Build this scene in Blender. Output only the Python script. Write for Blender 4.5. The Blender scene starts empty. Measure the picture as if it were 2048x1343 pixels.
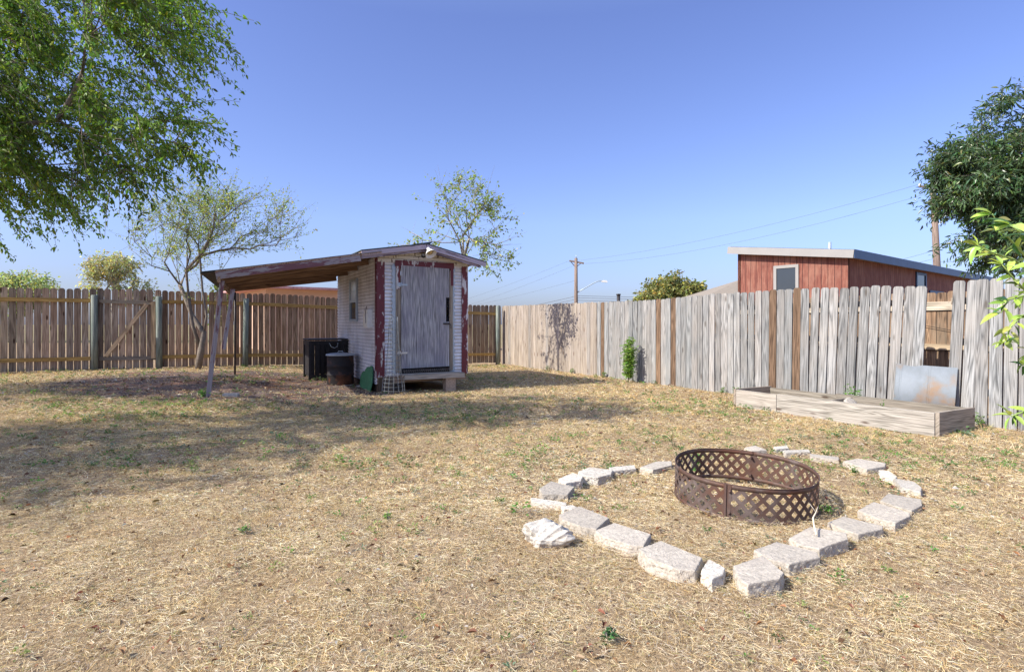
import bpy, math, random
import numpy as np
from mathutils import Vector, Matrix

random.seed(7)
rng = np.random.default_rng(11)
R = math.radians
SC = bpy.context.scene
COL = SC.collection

# ------------------------------------------------------------------ camera, world, sun
F = 1152.0; HX = 1024.0; HY = 648.0; EYE = 1.28          # focal length in photo pixels, horizon, eye height
cam_d = bpy.data.cameras.new('camera'); cam = bpy.data.objects.new('camera', cam_d); COL.objects.link(cam)
cam.location = (0, 0, EYE); cam.rotation_euler = (R(90), 0, 0)
cam_d.sensor_width = 36; cam_d.lens = 36 * F / 2048; cam_d.shift_y = -23.5 / 2048
cam_d.clip_start = 0.05; cam_d.clip_end = 2000
SC.camera = cam

SUN_EL = R(40.0)
LD = Vector((0.90, 0.43, 0)).normalized()                # horizontal travel direction of the light
wd = bpy.data.worlds.new('World'); SC.world = wd; wd.use_nodes = True
wn = wd.node_tree.nodes; wl = wd.node_tree.links
for n in list(wn): wn.remove(n)
w_out = wn.new('ShaderNodeOutputWorld'); w_bg = wn.new('ShaderNodeBackground')
w_sky = wn.new('ShaderNodeTexSky'); w_sky.sky_type = 'NISHITA'; w_sky.sun_disc = False
w_sky.sun_elevation = SUN_EL; w_sky.sun_rotation = math.atan2(-LD.x, -LD.y)
w_sky.altitude = 100; w_sky.air_density = 1.0; w_sky.dust_density = 1.2; w_sky.ozone_density = 3.0
w_bg.inputs['Strength'].default_value = 0.15
w_mix = wn.new('ShaderNodeMix'); w_mix.data_type = 'RGBA'; w_mix.blend_type = 'MULTIPLY'; w_mix.inputs[0].default_value = 1.0
w_tc = wn.new('ShaderNodeTexCoord'); w_sep = wn.new('ShaderNodeSeparateXYZ'); wl.new(w_tc.outputs['Generated'], w_sep.inputs[0])
w_rmp = wn.new('ShaderNodeValToRGB'); w_e = w_rmp.color_ramp.elements                   # grades the sky by elevation, brightened overhead as added fill light
w_e[0].position = 0.0; w_e[0].color = (.40, .42, .60, 1); w_e[1].position = .17; w_e[1].color = (.63, .605, .79, 1)
w_e2 = w_e.new(.47); w_e2.color = (.62, .58, .79, 1); w_e3 = w_e.new(.80); w_e3.color = (1.6, 1.4, 1.3, 1)
wl.new(w_sep.outputs[2], w_rmp.inputs[0]); wl.new(w_rmp.outputs[0], w_mix.inputs[7])
wl.new(w_sky.outputs[0], w_mix.inputs[6]); wl.new(w_mix.outputs[2], w_bg.inputs[0]); wl.new(w_bg.outputs[0], w_out.inputs[0])

sd = bpy.data.lights.new('sun', 'SUN'); sd.energy = 3.7; sd.angle = R(0.53); sd.color = (1.0, 0.945, 0.85)
sun = bpy.data.objects.new('sun', sd); COL.objects.link(sun)
ldir = Vector((LD.x * math.cos(SUN_EL), LD.y * math.cos(SUN_EL), -math.sin(SUN_EL)))
sun.rotation_euler = ldir.to_track_quat('-Z', 'Y').to_euler(); sun.location = (-20, -10, 25)

SC.view_settings.view_transform = 'Standard'; SC.view_settings.look = 'None'
SC.view_settings.gamma = 1.0; SC.view_settings.exposure = 0.95; SC.view_settings.use_curve_mapping = False

# ------------------------------------------------------------------ geometry helpers
def sstep(x, a, b):
    t = np.clip((np.asarray(x, float) - a) / (b - a), 0, 1); return t * t * (3 - 2 * t)

MOUNDS = [(-4.0, 9.4, .5, .08), (-4.9, 10.3, .6, .10), (-2.9, 9.6, .35, .06), (-3.9, 8.7, .3, .05), (-5.8, 10.6, .7, .07), (-2.55, 9.75, .3, .05), (-5.1, 11.2, .6, .06)]
def gz(x, y, fine=True):
    x = np.asarray(x, float); y = np.asarray(y, float)
    z = .22 * sstep(-x, 1.5, 8) * sstep(y, 4, 9)
    if fine:
        k = 1 - sstep(np.hypot(x, y), 22, 30)
        z = z + k * (.010 * np.sin(3.1 * x + 1.3 * y) * np.sin(2.3 * y - .7 * x + 1) + .007 * np.sin(7.3 * x - 2 * y) * np.sin(6.1 * y + 3 * x) + .004 * np.sin(15 * x + 4 * y) * np.sin(17 * y - 6 * x))
        for mx, my, mr, mh in MOUNDS:
            z = z + mh * np.exp(-((x - mx) ** 2 + (y - my) ** 2) / (mr * mr) * 2.5)
    return z
def g(x, y): return float(gz(x, y))
def P(px, py, Z): return Vector(((px - HX) / F * Z, Z, EYE - (py - HY) / F * Z))
def onz(px, py, z=0.0):
    Z = F * (EYE - z) / (py - HY); return Vector(((px - HX) / F * Z, Z, z))

def link(o): COL.objects.link(o); return o
def root_loc(o):
    v = Vector(o.location)
    while o.parent: o = o.parent; v += Vector(o.location)
    return v
def tag(o, label=None, cat=None, group=None, kind=None):
    if label: o['label'] = label
    if cat: o['category'] = cat
    if group: o['group'] = group
    if kind: o['kind'] = kind
    return o
def thing(name, label, cat, loc, group=None):
    o = bpy.data.objects.new(name, None); o.empty_display_size = .2; link(o); o.location = loc
    return tag(o, label, cat, group)

class MB:
    def __init__(s): s.v = []; s.f = []; s.uv = []; s.c = []; s.sm = []
    def add(s, vs, fs, uvs=None, tint=(1, 1, 1), smooth=False):
        b = len(s.v); s.v += [tuple(v) for v in vs]; s.c += [tint] * len(vs)
        for k, f in enumerate(fs):
            s.f.append(tuple(b + i for i in f)); s.sm.append(smooth)
            s.uv.append(uvs[k] if uvs else [(0, 0)] * len(f))
    def prism(s, outline, O, ex, ey, t, tint=(1, 1, 1), off=None, ez=None):
        """outline in (across ex, along ey); extruded from O by t along ez."""
        O = Vector(O); ex = Vector(ex).normalized(); ey = Vector(ey).normalized()
        ez = Vector(ez).normalized() if ez else ex.cross(ey).normalized()
        if off is None: off = (random.uniform(0, 50), random.uniform(0, 50))
        n = len(outline)
        vs = [O + ex * a + ey * b for a, b in outline] + [O + ex * a + ey * b + ez * t for a, b in outline]
        fs = [tuple(range(n)), tuple(range(2 * n - 1, n - 1, -1))]
        u0 = [(a + off[0], b + off[1]) for a, b in outline]
        uvs = [u0, [(a + .37, b + .61) for a, b in reversed(u0)]]
        for i in range(n):
            j = (i + 1) % n
            fs.append((j, i, i + n, j + n))
            uvs.append([u0[j], u0[i], (u0[i][0] + t, u0[i][1] + (.0 if abs(outline[i][1] - outline[j][1]) > 1e-4 else t)), (u0[j][0] + t, u0[j][1] + (.0 if abs(outline[i][1] - outline[j][1]) > 1e-4 else t))])
        s.add(vs, fs, uvs, tint)
    def box(s, c, ex, ey, w, l, t, tint=(1, 1, 1)):
        """centre c, width w across ex, length l along ey, thickness t on ex x ey"""
        ex = Vector(ex).normalized(); ey = Vector(ey).normalized(); ez = ex.cross(ey).normalized()
        s.prism([(-w / 2, -l / 2), (w / 2, -l / 2), (w / 2, l / 2), (-w / 2, l / 2)], Vector(c) - ez * t / 2, ex, ey, t, tint)
    def beam(s, p0, p1, w, t, up=(0, 0, 1), tint=(1, 1, 1)):
        """board from p0 to p1, w measured toward up, t sideways"""
        p0 = Vector(p0); p1 = Vector(p1); d = (p1 - p0).normalized(); up = Vector(up)
        ex = (up - d * up.dot(d)).normalized()
        s.box((p0 + p1) / 2, ex, d, w, (p1 - p0).length, t, tint)
    def tube(s, pts, rad, n=8, tint=(1, 1, 1), cap=True):
        pts = [Vector(p) for p in pts]
        if not hasattr(rad, '__len__'): rad = [rad] * len(pts)
        vs = []; off = random.uniform(0, 30); L = 0; Ls = []
        for i, p in enumerate(pts):
            d = (pts[min(i + 1, len(pts) - 1)] - pts[max(i - 1, 0)]).normalized()
            a = d.cross(Vector((0, 0, 1)) if abs(d.z) < .95 else Vector((1, 0, 0))).normalized(); b = d.cross(a)
            if i: L += (p - pts[i - 1]).length
            Ls.append(L)
            for k in range(n):
                t = 2 * math.pi * k / n; vs.append(p + (a * math.cos(t) + b * math.sin(t)) * rad[i])
        fs = []; uvs = []
        for i in range(len(pts) - 1):
            for k in range(n):
                k2 = (k + 1) % n
                fs.append((i * n + k, i * n + k2, (i + 1) * n + k2, (i + 1) * n + k))
                c = 2 * math.pi * rad[i] / n
                uvs.append([(k * c + off, Ls[i]), ((k + 1) * c + off, Ls[i]), ((k + 1) * c + off, Ls[i + 1]), (k * c + off, Ls[i + 1])])
        if cap:
            fs.append(tuple(range(n - 1, -1, -1))); uvs.append([(off, 0)] * n)
            m = (len(pts) - 1) * n; fs.append(tuple(range(m, m + n))); uvs.append([(off, 0)] * n)
        s.add(vs, fs, uvs, tint, smooth=True)
    def lathe(s, prof, O, n=24, ax=(0, 0, 1), tint=(1, 1, 1)):
        O = Vector(O); ax = Vector(ax).normalized()
        a = ax.cross(Vector((0, 0, 1)) if abs(ax.z) < .95 else Vector((1, 0, 0))).normalized(); b = ax.cross(a)
        vs = []
        for r, h in prof:
            for k in range(n):
                t = 2 * math.pi * k / n; vs.append(O + ax * h + (a * math.cos(t) + b * math.sin(t)) * r)
        fs = []; uvs = []
        for i in range(len(prof) - 1):
            for k in range(n):
                k2 = (k + 1) % n; fs.append((i * n + k, i * n + k2, (i + 1) * n + k2, (i + 1) * n + k))
                uvs.append([(k / n, prof[i][1]), ((k + 1) / n, prof[i][1]), ((k + 1) / n, prof[i + 1][1]), (k / n, prof[i + 1][1])])
        s.add(vs, fs, uvs, tint, smooth=True)
    def build(s, name, mat, parent=None, loc=(0, 0, 0), bevel=0):
        base = root_loc(parent) if parent else Vector(loc)
        me = bpy.data.meshes.new(name)
        me.from_pydata([(v[0] - base.x, v[1] - base.y, v[2] - base.z) for v in s.v], [], s.f)
        uv = me.uv_layers.new(name='UVMap'); flat = [c for f in s.uv for p in f for c in p]
        uv.data.foreach_set('uv', flat)
        ca = me.color_attributes.new('tint', 'FLOAT_COLOR', 'POINT')
        ca.data.foreach_set('color', [x for c in s.c for x in (c[0], c[1], c[2], 1)])
        me.polygons.foreach_set('use_smooth', s.sm)
        me.materials.append(mat); me.validate(); me.update()
        o = bpy.data.objects.new(name, me); link(o)
        if parent: o.parent = parent
        else: o.location = base
        if bevel:
            m = o.modifiers.new('bevel', 'BEVEL'); m.width = bevel; m.segments = 2; m.limit_method = 'ANGLE'
        return o

def build_np(name, V, loops, sizes, tint, mat, parent=None, loc=(0, 0, 0), smooth=False):
    base = root_loc(parent) if parent else Vector(loc)
    V = np.asarray(V, np.float32) - np.array(base, np.float32)
    me = bpy.data.meshes.new(name)
    me.vertices.add(len(V)); me.vertices.foreach_set('co', V.ravel())
    sizes = np.asarray(sizes, np.int32); loops = np.asarray(loops, np.int32)
    me.loops.add(len(loops)); me.loops.foreach_set('vertex_index', loops)
    me.polygons.add(len(sizes)); st = np.concatenate([[0], np.cumsum(sizes)[:-1]]).astype(np.int32)
    me.polygons.foreach_set('loop_start', st)
    try: me.polygons.foreach_set('loop_total', sizes)
    except Exception: pass
    me.update(calc_edges=True)
    me.polygons.foreach_set('use_smooth', np.full(len(sizes), smooth, dtype=bool))
    ca = me.color_attributes.new('tint', 'FLOAT_COLOR', 'POINT')
    c = np.ones((len(V), 4), np.float32); c[:, :3] = tint; ca.data.foreach_set('color', c.ravel())
    me.materials.append(mat); me.validate()
    o = bpy.data.objects.new(name, me); link(o)
    if parent: o.parent = parent
    else: o.location = base
    return o

def unit(a): return a / np.maximum(np.linalg.norm(a, axis=-1, keepdims=True), 1e-9)

def leaf_mesh(pos, d, nrm, L, W, col, fold=.25, bend=.15):
    """pos,d,nrm (N,3), L,W (N,), 6-vertex pointed leaves (two quads folded at the midrib)"""
    d = unit(d); s = unit(np.cross(d, nrm)); n = np.cross(s, d)
    L = L[:, None]; W = W[:, None]
    base = pos; tip = pos + d * L - n * L * bend
    m1 = pos + d * L * .5 + n * 0
    l1 = pos + d * L * .35 + s * W * .5 + n * W * fold; r1 = pos + d * L * .35 - s * W * .5 + n * W * fold
    l2 = pos + d * L * .68 + s * W * .38 + n * (W * fold - L * bend * .4); r2 = pos + d * L * .68 - s * W * .38 + n * (W * fold - L * bend * .4)
    V = np.stack([base, l1, l2, tip, r2, r1], 1).reshape(-1, 3)
    N = len(pos); i = np.arange(N)[:, None] * 6
    lo = (i + np.array([0, 1, 2, 3, 0, 3, 4, 5])[None]).ravel()
    return V, lo, np.full(2 * N, 4), np.repeat(col, 6, axis=0)

def jit(base, n, amt=.2, hue=.1):
    base = np.array(base)[None]; k = 1 + amt * rng.normal(size=(n, 1)); h = 1 + hue * rng.normal(size=(n, 3))
    return np.clip(base * k * h, .005, 1)

# ------------------------------------------------------------------ materials
def newmat(name):
    m = bpy.data.materials.new(name); m.use_nodes = True
    nt = m.node_tree; b = nt.nodes['Principled BSDF']; return m, nt, b
def nd(nt, t, **kw):
    n = nt.nodes.new(t)
    for k, v in kw.items(): setattr(n, k, v)
    return n
def setin(nt, sock, v):
    if isinstance(v, bpy.types.NodeSocket): nt.links.new(v, sock)
    elif isinstance(v, (tuple, list)) and len(v) == 3 and sock.type == 'RGBA': sock.default_value = (*v, 1)
    else: sock.default_value = v
def math_(nt, op, a, b=None, c=None, clamp=False):
    n = nd(nt, 'ShaderNodeMath', operation=op, use_clamp=clamp); setin(nt, n.inputs[0], a)
    if b is not None: setin(nt, n.inputs[1], b)
    if c is not None: setin(nt, n.inputs[2], c)
    return n.outputs[0]
def mix_(nt, f, a, b, mode='MIX'):
    n = nd(nt, 'ShaderNodeMix', data_type='RGBA', blend_type=mode); setin(nt, n.inputs[0], f); setin(nt, n.inputs[6], a); setin(nt, n.inputs[7], b)
    return n.outputs[2]
def noise_(nt, vec, scale, detail=4, rough=.55, dist=0, dim='3D'):
    n = nd(nt, 'ShaderNodeTexNoise', noise_dimensions=dim); n.inputs['Scale'].default_value = scale
    n.inputs['Detail'].default_value = detail; n.inputs['Roughness'].default_value = rough; n.inputs['Distortion'].default_value = dist
    nt.links.new(vec, n.inputs['Vector']); return n.outputs[0]
def ramp_(nt, f, stops):
    n = nd(nt, 'ShaderNodeValToRGB'); e = n.color_ramp.elements
    while len(e) < len(stops): e.new(.5)
    for k, (p, c) in enumerate(stops): e[k].position = p; e[k].color = (*c, 1) if len(c) == 3 else c
    nt.links.new(f, n.inputs[0]); return n.outputs[0]
def map_(nt, vec, sc, loc=(0, 0, 0)):
    n = nd(nt, 'ShaderNodeMapping'); n.inputs['Scale'].default_value = sc; n.inputs['Location'].default_value = loc
    nt.links.new(vec, n.inputs[0]); return n.outputs[0]
def bump_(nt, b, h, s=.3, d=.01):
    n = nd(nt, 'ShaderNodeBump'); n.inputs['Strength'].default_value = s; n.inputs['Distance'].default_value = d
    nt.links.new(h, n.inputs['Height']); nt.links.new(n.outputs[0], b.inputs['Normal'])
def uv_(nt): return nd(nt, 'ShaderNodeUVMap', uv_map='UVMap').outputs[0]
def obj_(nt): return nd(nt, 'ShaderNodeTexCoord').outputs['Object']
def tint_(nt): return nd(nt, 'ShaderNodeAttribute', attribute_name='tint').outputs['Color']
def gray(v): return (v, v, v)

def wood(name, dark, light, knot=(.1, .05, .025), grain=1.0, knots=1.0, rough=.85, stain=None, stain_amt=.5, fib=.5, ringw=.26):
    m, nt, b = newmat(name); uv = uv_(nt)
    big = noise_(nt, map_(nt, uv, (10, .45, 1)), 1.0, 2, .5, .08)
    rings = math_(nt, 'PINGPONG', math_(nt, 'MULTIPLY', big, 10 * grain), .5)
    rings = math_(nt, 'MULTIPLY', rings, 2)
    fibre = noise_(nt, map_(nt, uv, (130, 3.5, 1)), 1, 3, .6)
    fib2 = noise_(nt, map_(nt, uv, (48, .7, 1)), 1, 3, .62)
    f = math_(nt, 'ADD', math_(nt, 'MULTIPLY', rings, ringw), math_(nt, 'ADD', math_(nt, 'MULTIPLY', fibre, .45 * fib + .15), math_(nt, 'MULTIPLY', fib2, .52)))
    mu = ringw / 2 + (.45 * fib + .15 + .52) / 2; col = ramp_(nt, f, [(mu - .17, dark), (mu + .15, light)])
    blot = noise_(nt, map_(nt, uv, (3, 1.1, 1)), 1.5, 3)
    if stain: col = mix_(nt, math_(nt, 'MULTIPLY', ramp_(nt, blot, [(.42, gray(0)), (.65, gray(1))]), stain_amt), col, stain)
    v = nd(nt, 'ShaderNodeTexVoronoi'); v.inputs['Scale'].default_value = 1; nt.links.new(map_(nt, uv, (9, 2.6, 1)), v.inputs['Vector'])
    kd = v.outputs['Distance']
    kn = ramp_(nt, kd, [(.10, gray(1)), (.20, gray(0))])
    vr = nd(nt, 'ShaderNodeSeparateColor'); nt.links.new(v.outputs['Color'], vr.inputs[0])
    pick = math_(nt, 'GREATER_THAN', vr.outputs[0], .52)
    col = mix_(nt, math_(nt, 'MULTIPLY', math_(nt, 'MULTIPLY', kn, pick), .85 * knots), col, knot)
    col = mix_(nt, 1.0, col, tint_(nt), 'MULTIPLY')
    setin(nt, b.inputs['Base Color'], col); b.inputs['Roughness'].default_value = rough
    b.inputs['Specular IOR Level'].default_value = .25
    bump_(nt, b, f, .45, .004); return m

def peel(name, paint, under, amount=.5, scale=9, rough=.55, stretch=(1, .35, 1)):
    """old paint flaking off boards"""
    m, nt, b = newmat(name); uv = uv_(nt)
    n1 = noise_(nt, map_(nt, uv, stretch), scale, 6, .65); n2 = noise_(nt, map_(nt, uv, (60, 2, 1)), 1, 3)
    n3 = noise_(nt, map_(nt, uv, (1, .12, 1), (3, 7, 0)), 3.5, 3, .5)
    lvl = math_(nt, 'ADD', math_(nt, 'MULTIPLY', n1, .6), math_(nt, 'MULTIPLY', n3, .4))
    msk = ramp_(nt, lvl, [(amount - .015, gray(0)), (amount + .015, gray(1))])
    und = mix_(nt, n2, tuple(c * .55 for c in under), tuple(min(1, c * 1.25) for c in under))
    col = mix_(nt, msk, und, mix_(nt, n2, paint, tuple(c * 1.5 for c in paint)))
    setin(nt, b.inputs['Base Color'], mix_(nt, 1.0, col, tint_(nt), 'MULTIPLY')); b.inputs['Roughness'].default_value = rough
    bump_(nt, b, msk, .5, .003); return m

def plain(name, col, rough=.6, metal=0, var=.15, scale=8, bump=.0, spec=.4):
    m, nt, b = newmat(name); o = obj_(nt); n = noise_(nt, o, scale, 5, .6)
    c = mix_(nt, n, tuple(max(0, x * (1 - var * 2)) for x in col), tuple(min(1, x * (1 + var * 2)) for x in col))
    setin(nt, b.inputs['Base Color'], mix_(nt, 1.0, c, tint_(nt), 'MULTIPLY')); b.inputs['Roughness'].default_value = rough
    b.inputs['Metallic'].default_value = metal; b.inputs['Specular IOR Level'].default_value = spec
    if bump: bump_(nt, b, n, .6, bump)
    return m

def foliage(name, rough=.5, trans=.35, spec=.35):
    m, nt, b = newmat(name); t = tint_(nt); setin(nt, b.inputs['Base Color'], t)
    b.inputs['Roughness'].default_value = rough; b.inputs['Specular IOR Level'].default_value = spec
    tr = nd(nt, 'ShaderNodeBsdfTranslucent'); setin(nt, tr.inputs[0], mix_(nt, 1.0, t, (1.25, 1.3, .7), 'MULTIPLY'))
    mx = nd(nt, 'ShaderNodeMixShader'); mx.inputs[0].default_value = trans
    nt.links.new(b.outputs[0], mx.inputs[1]); nt.links.new(tr.outputs[0], mx.inputs[2])
    nt.links.new(mx.outputs[0], nt.nodes['Material Output'].inputs[0]); return m

M = {}
M['leaf'] = foliage('leaf'); M['leaf_gloss'] = foliage('leaf_gloss', .32, .25, .6); M['straw'] = foliage('straw', .8, .12, .1)
M['bark'] = plain('bark', (.20, .17, .14), .9, var=.35, scale=14, bump=.02, spec=.1)
M['bark_pale'] = plain('bark_pale', (.30, .27, .22), .9, var=.35, scale=16, bump=.015, spec=.1)
M['cedar'] = wood('cedar', (.15, .105, .07), (.44, .335, .235), (.05, .022, .012), 1.0, 1.3, stain=(.20, .12, .075), stain_amt=.5)
M['rail_amber'] = wood('rail_amber', (.26, .16, .05), (.52, .34, .12), (.12, .05, .02), .8, .6)
M['rail_gray'] = wood('rail_gray', (.16, .13, .10), (.38, .32, .24), grain=.8)
M['post_green'] = wood('post_green', (.10, .12, .10), (.30, .33, .29), (.04, .05, .045), .9, .8, stain=(.12, .17, .16), stain_amt=.5)
M['cedar_tan'] = wood('cedar_tan', (.19, .155, .125), (.43, .375, .31), (.15, .09, .06), .7, 1.0, stain=(.38, .34, .31), stain_amt=.45)
M['weathered'] = wood('weathered', (.09, .092, .09), (.38, .38, .365), (.11, .095, .08), 1.3, 1.0, stain=(.33, .305, .27), stain_amt=.5, ringw=.24)
M['brown_picket'] = wood('brown_picket', (.09, .055, .033), (.29, .19, .12), (.12, .06, .03), 1.2, 1.0)
M['brown_dark'] = wood('brown_dark', (.09, .06, .04), (.33, .22, .14), (.05, .03, .02), 1.6, 1.0, stain=(.30, .25, .19), stain_amt=.5)
M['ply'] = wood('ply', (.11, .11, .115), (.52, .51, .51), (.08, .08, .08), 1.2, .15, stain=(.22, .21, .25), stain_amt=.6, fib=1.2, ringw=.16)
M['bed'] = wood('bed', (.16, .145, .12), (.45, .42, .36), (.07, .04, .025), 1.3, 1.0, stain=(.40, .36, .31), stain_amt=.6)
M['bare_board'] = wood('bare_board', (.15, .10, .065), (.46, .32, .21), (.05, .025, .015), .9, .9)
M['maroon'] = peel('maroon', (.095, .012, .018), (.60, .58, .56), .44, 10)
M['maroon_worn'] = peel('maroon_worn', (.11, .016, .02), (.66, .63, .62), .475, 8)
M['maroon_faded'] = peel('maroon_faded', (.13, .05, .06), (.33, .29, .30), .53, 22, stretch=(1, .16, 1))
M['lilac'] = peel('lilac', (.34, .29, .33), (.13, .08, .09), .44, 14, stretch=(1, .1, 1))
M['white_metal'] = plain('white_metal', (.66, .66, .66), .45, var=.06, scale=3)
M['old_white'] = peel('old_white', (.52, .49, .43), (.22, .17, .13), .46, 14, stretch=(.3, 1, 1))
M['galv'] = plain('galv', (.40, .47, .52), .42, .25, var=.12, scale=20)
M['roofing'] = plain('roofing', (.10, .125, .13), .6, .3, var=.25, scale=3)
M['black'] = plain('black', (.007, .0065, .007), .55, var=.5, scale=12)
M['dark_metal'] = plain('dark_metal', (.05, .045, .045), .5, .5, var=.4, scale=20)
M['white'] = plain('white', (.74, .73, .70), .5, var=.08, scale=10)
M['peach'] = plain('peach', (.66, .46, .33), .85, var=.05, scale=1)
M['redroof'] = plain('redroof', (.52, .28, .26), .8, var=.45, scale=7)
M['pole'] = wood('pole', (.12, .09, .07), (.30, .22, .17), grain=.6)
M['cage_wire'] = plain('cage_wire', (.20, .22, .23), .6)
M['wire'] = plain('wire', (.10, .10, .11), .6)
M['gray_fascia'] = plain('gray_fascia', (.30, .29, .27), .5, .0, var=.06, scale=2)
M['blue_metal'] = plain('blue_metal', (.04, .075, .15), .42, .5, var=.25, scale=2)
M['tan_roof'] = plain('tan_roof', (.26, .22, .17), .9, var=.1, scale=4)
M['green_paint'] = plain('green_paint', (.045, .17, .075), .6, var=.3, scale=9)

def mk_siding():                                                     # white painted metal siding with rust streaks and grime
    m, nt, b = newmat('siding'); uv = uv_(nt)
    n = noise_(nt, map_(nt, uv, (2.2, .8, 1)), 2.5, 5, .6); n2 = noise_(nt, map_(nt, uv, (2.5, 1.6, 1)), 1, 4, .6)
    c = mix_(nt, ramp_(nt, n2, [(.30, gray(0)), (.6, gray(1))]), (.58, .57, .57), (.80, .80, .81))
    c = mix_(nt, math_(nt, 'MULTIPLY', ramp_(nt, n, [(.5, gray(0)), (.7, gray(1))]), .45), c, (.40, .36, .31))
    sp = nd(nt, 'ShaderNodeSeparateXYZ'); nt.links.new(uv, sp.inputs[0])              # dark lines painting in the shade under each lap
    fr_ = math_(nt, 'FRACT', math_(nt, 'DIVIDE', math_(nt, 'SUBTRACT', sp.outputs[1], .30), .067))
    lap_shade = math_(nt, 'MULTIPLY', ramp_(nt, fr_, [(0, gray(1)), (.16, gray(.9)), (.36, gray(0))]), math_(nt, 'ADD', math_(nt, 'MULTIPLY', n2, .15), .38))
    c = mix_(nt, lap_shade, c, (.17, .165, .16))
    setin(nt, b.inputs['Base Color'], mix_(nt, 1.0, c, tint_(nt), 'MULTIPLY')); b.inputs['Roughness'].default_value = .55
    return m
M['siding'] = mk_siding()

def mk_redwood(name, k):
    m, nt, b = newmat(name); uv = uv_(nt)
    n = noise_(nt, map_(nt, uv, (26, 1.6, 1)), 1, 5, .65); bn = noise_(nt, map_(nt, uv, (1, .5, 1)), 3, 4)
    c = ramp_(nt, n, [(.3, (.12 * k, .032 * k, .025 * k)), (.52, (.25 * k, .080 * k, .05 * k)), (.74, (.40 * k, .20 * k, .13 * k))])
    c = mix_(nt, math_(nt, 'MULTIPLY', ramp_(nt, bn, [(.45, gray(0)), (.62, gray(1))]), .35), c, (.42 * k, .22 * k, .15 * k))
    sep = nd(nt, 'ShaderNodeSeparateXYZ'); nt.links.new(uv, sep.inputs[0])
    gr = math_(nt, 'FRACT', math_(nt, 'MULTIPLY', sep.outputs[0], 1 / .2))
    gl = math_(nt, 'LESS_THAN', gr, .07)
    c = mix_(nt, gl, c, (.05, .015, .012)); h = math_(nt, 'SUBTRACT', 1, gl)
    setin(nt, b.inputs['Base Color'], c); b.inputs['Roughness'].default_value = .8; bump_(nt, b, h, .8, .01); return m
M['redwood'] = mk_redwood('redwood', .82)

def mk_rust(name, a, bcol, cc, sc=9, metal=.35):
    m, nt, b = newmat(name); o = obj_(nt); n = noise_(nt, o, sc, 6, .65); n2 = noise_(nt, o, 2.5, 3, .5); n3 = noise_(nt, o, 70, 3, .6)
    c = ramp_(nt, math_(nt, 'ADD', math_(nt, 'MULTIPLY', n, .6), math_(nt, 'MULTIPLY', n2, .4)), [(.40, a), (.5, bcol), (.62, cc)])
    c = mix_(nt, math_(nt, 'MULTIPLY', n3, .35), c, tuple(x * .5 for x in bcol))
    setin(nt, b.inputs['Base Color'], c); b.inputs['Roughness'].default_value = .68; b.inputs['Metallic'].default_value = metal; bump_(nt, b, n3, .3, .002); return m
M['rust_ring'] = mk_rust('rust_ring', (.17, .135, .12), (.115, .072, .056), (.13, .055, .032))
M['rust_rim'] = mk_rust('rust_rim', (.06, .045, .045), (.13, .08, .065), (.09, .05, .04), 5)
M['rust_dark'] = mk_rust('rust_dark', (.012, .010, .010), (.016, .011, .010), (.16, .055, .02), 4, .1)
M['galv_rust'] = mk_rust('galv_rust', (.23, .26, .285), (.20, .225, .24), (.26, .17, .10), 3.4, .1)

def mk_concrete(name, base, spot):
    m, nt, b = newmat(name); o = obj_(nt); n = noise_(nt, o, 38, 6, .7); n2 = noise_(nt, o, 6, 4, .6); n4 = noise_(nt, o, 160, 3, .6)
    c = ramp_(nt, n, [(.32, tuple(x * .6 for x in base)), (.5, base), (.72, tuple(min(1, x * 1.22) for x in base))])
    c = mix_(nt, math_(nt, 'MULTIPLY', ramp_(nt, n2, [(.45, gray(0)), (.65, gray(1))]), .5), c, spot)
    c = mix_(nt, ramp_(nt, n4, [(.35, gray(.5)), (.42, gray(0))]), c, tuple(x * .45 for x in base))
    setin(nt, b.inputs['Base Color'], mix_(nt, 1.0, c, tint_(nt), 'MULTIPLY')); b.inputs['Roughness'].default_value = .92
    bump_(nt, b, math_(nt, 'ADD', n, math_(nt, 'MULTIPLY', n4, .5)), .7, .006); return m
M['concrete'] = mk_concrete('concrete', (.44, .40, .335), (.36, .32, .27))
M['limestone'] = mk_concrete('limestone', (.52, .49, .425), (.45, .39, .31))

def mk_glass(name, col, rough=.06, coat=.0):
    m, nt, b = newmat(name); b.inputs['Base Color'].default_value = (*col, 1); b.inputs['Roughness'].default_value = rough
    b.inputs['Specular IOR Level'].default_value = .6; b.inputs['Coat Weight'].default_value = coat; b.inputs['Coat Roughness'].default_value = .03; return m
M['glass'] = mk_glass('glass', (.03, .04, .05)); M['glass_sky_tint'] = mk_glass('glass_sky_tint', (.62, .68, .80), .25)  # pale upper pane has the sky's reflection painted into its base colour

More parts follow.
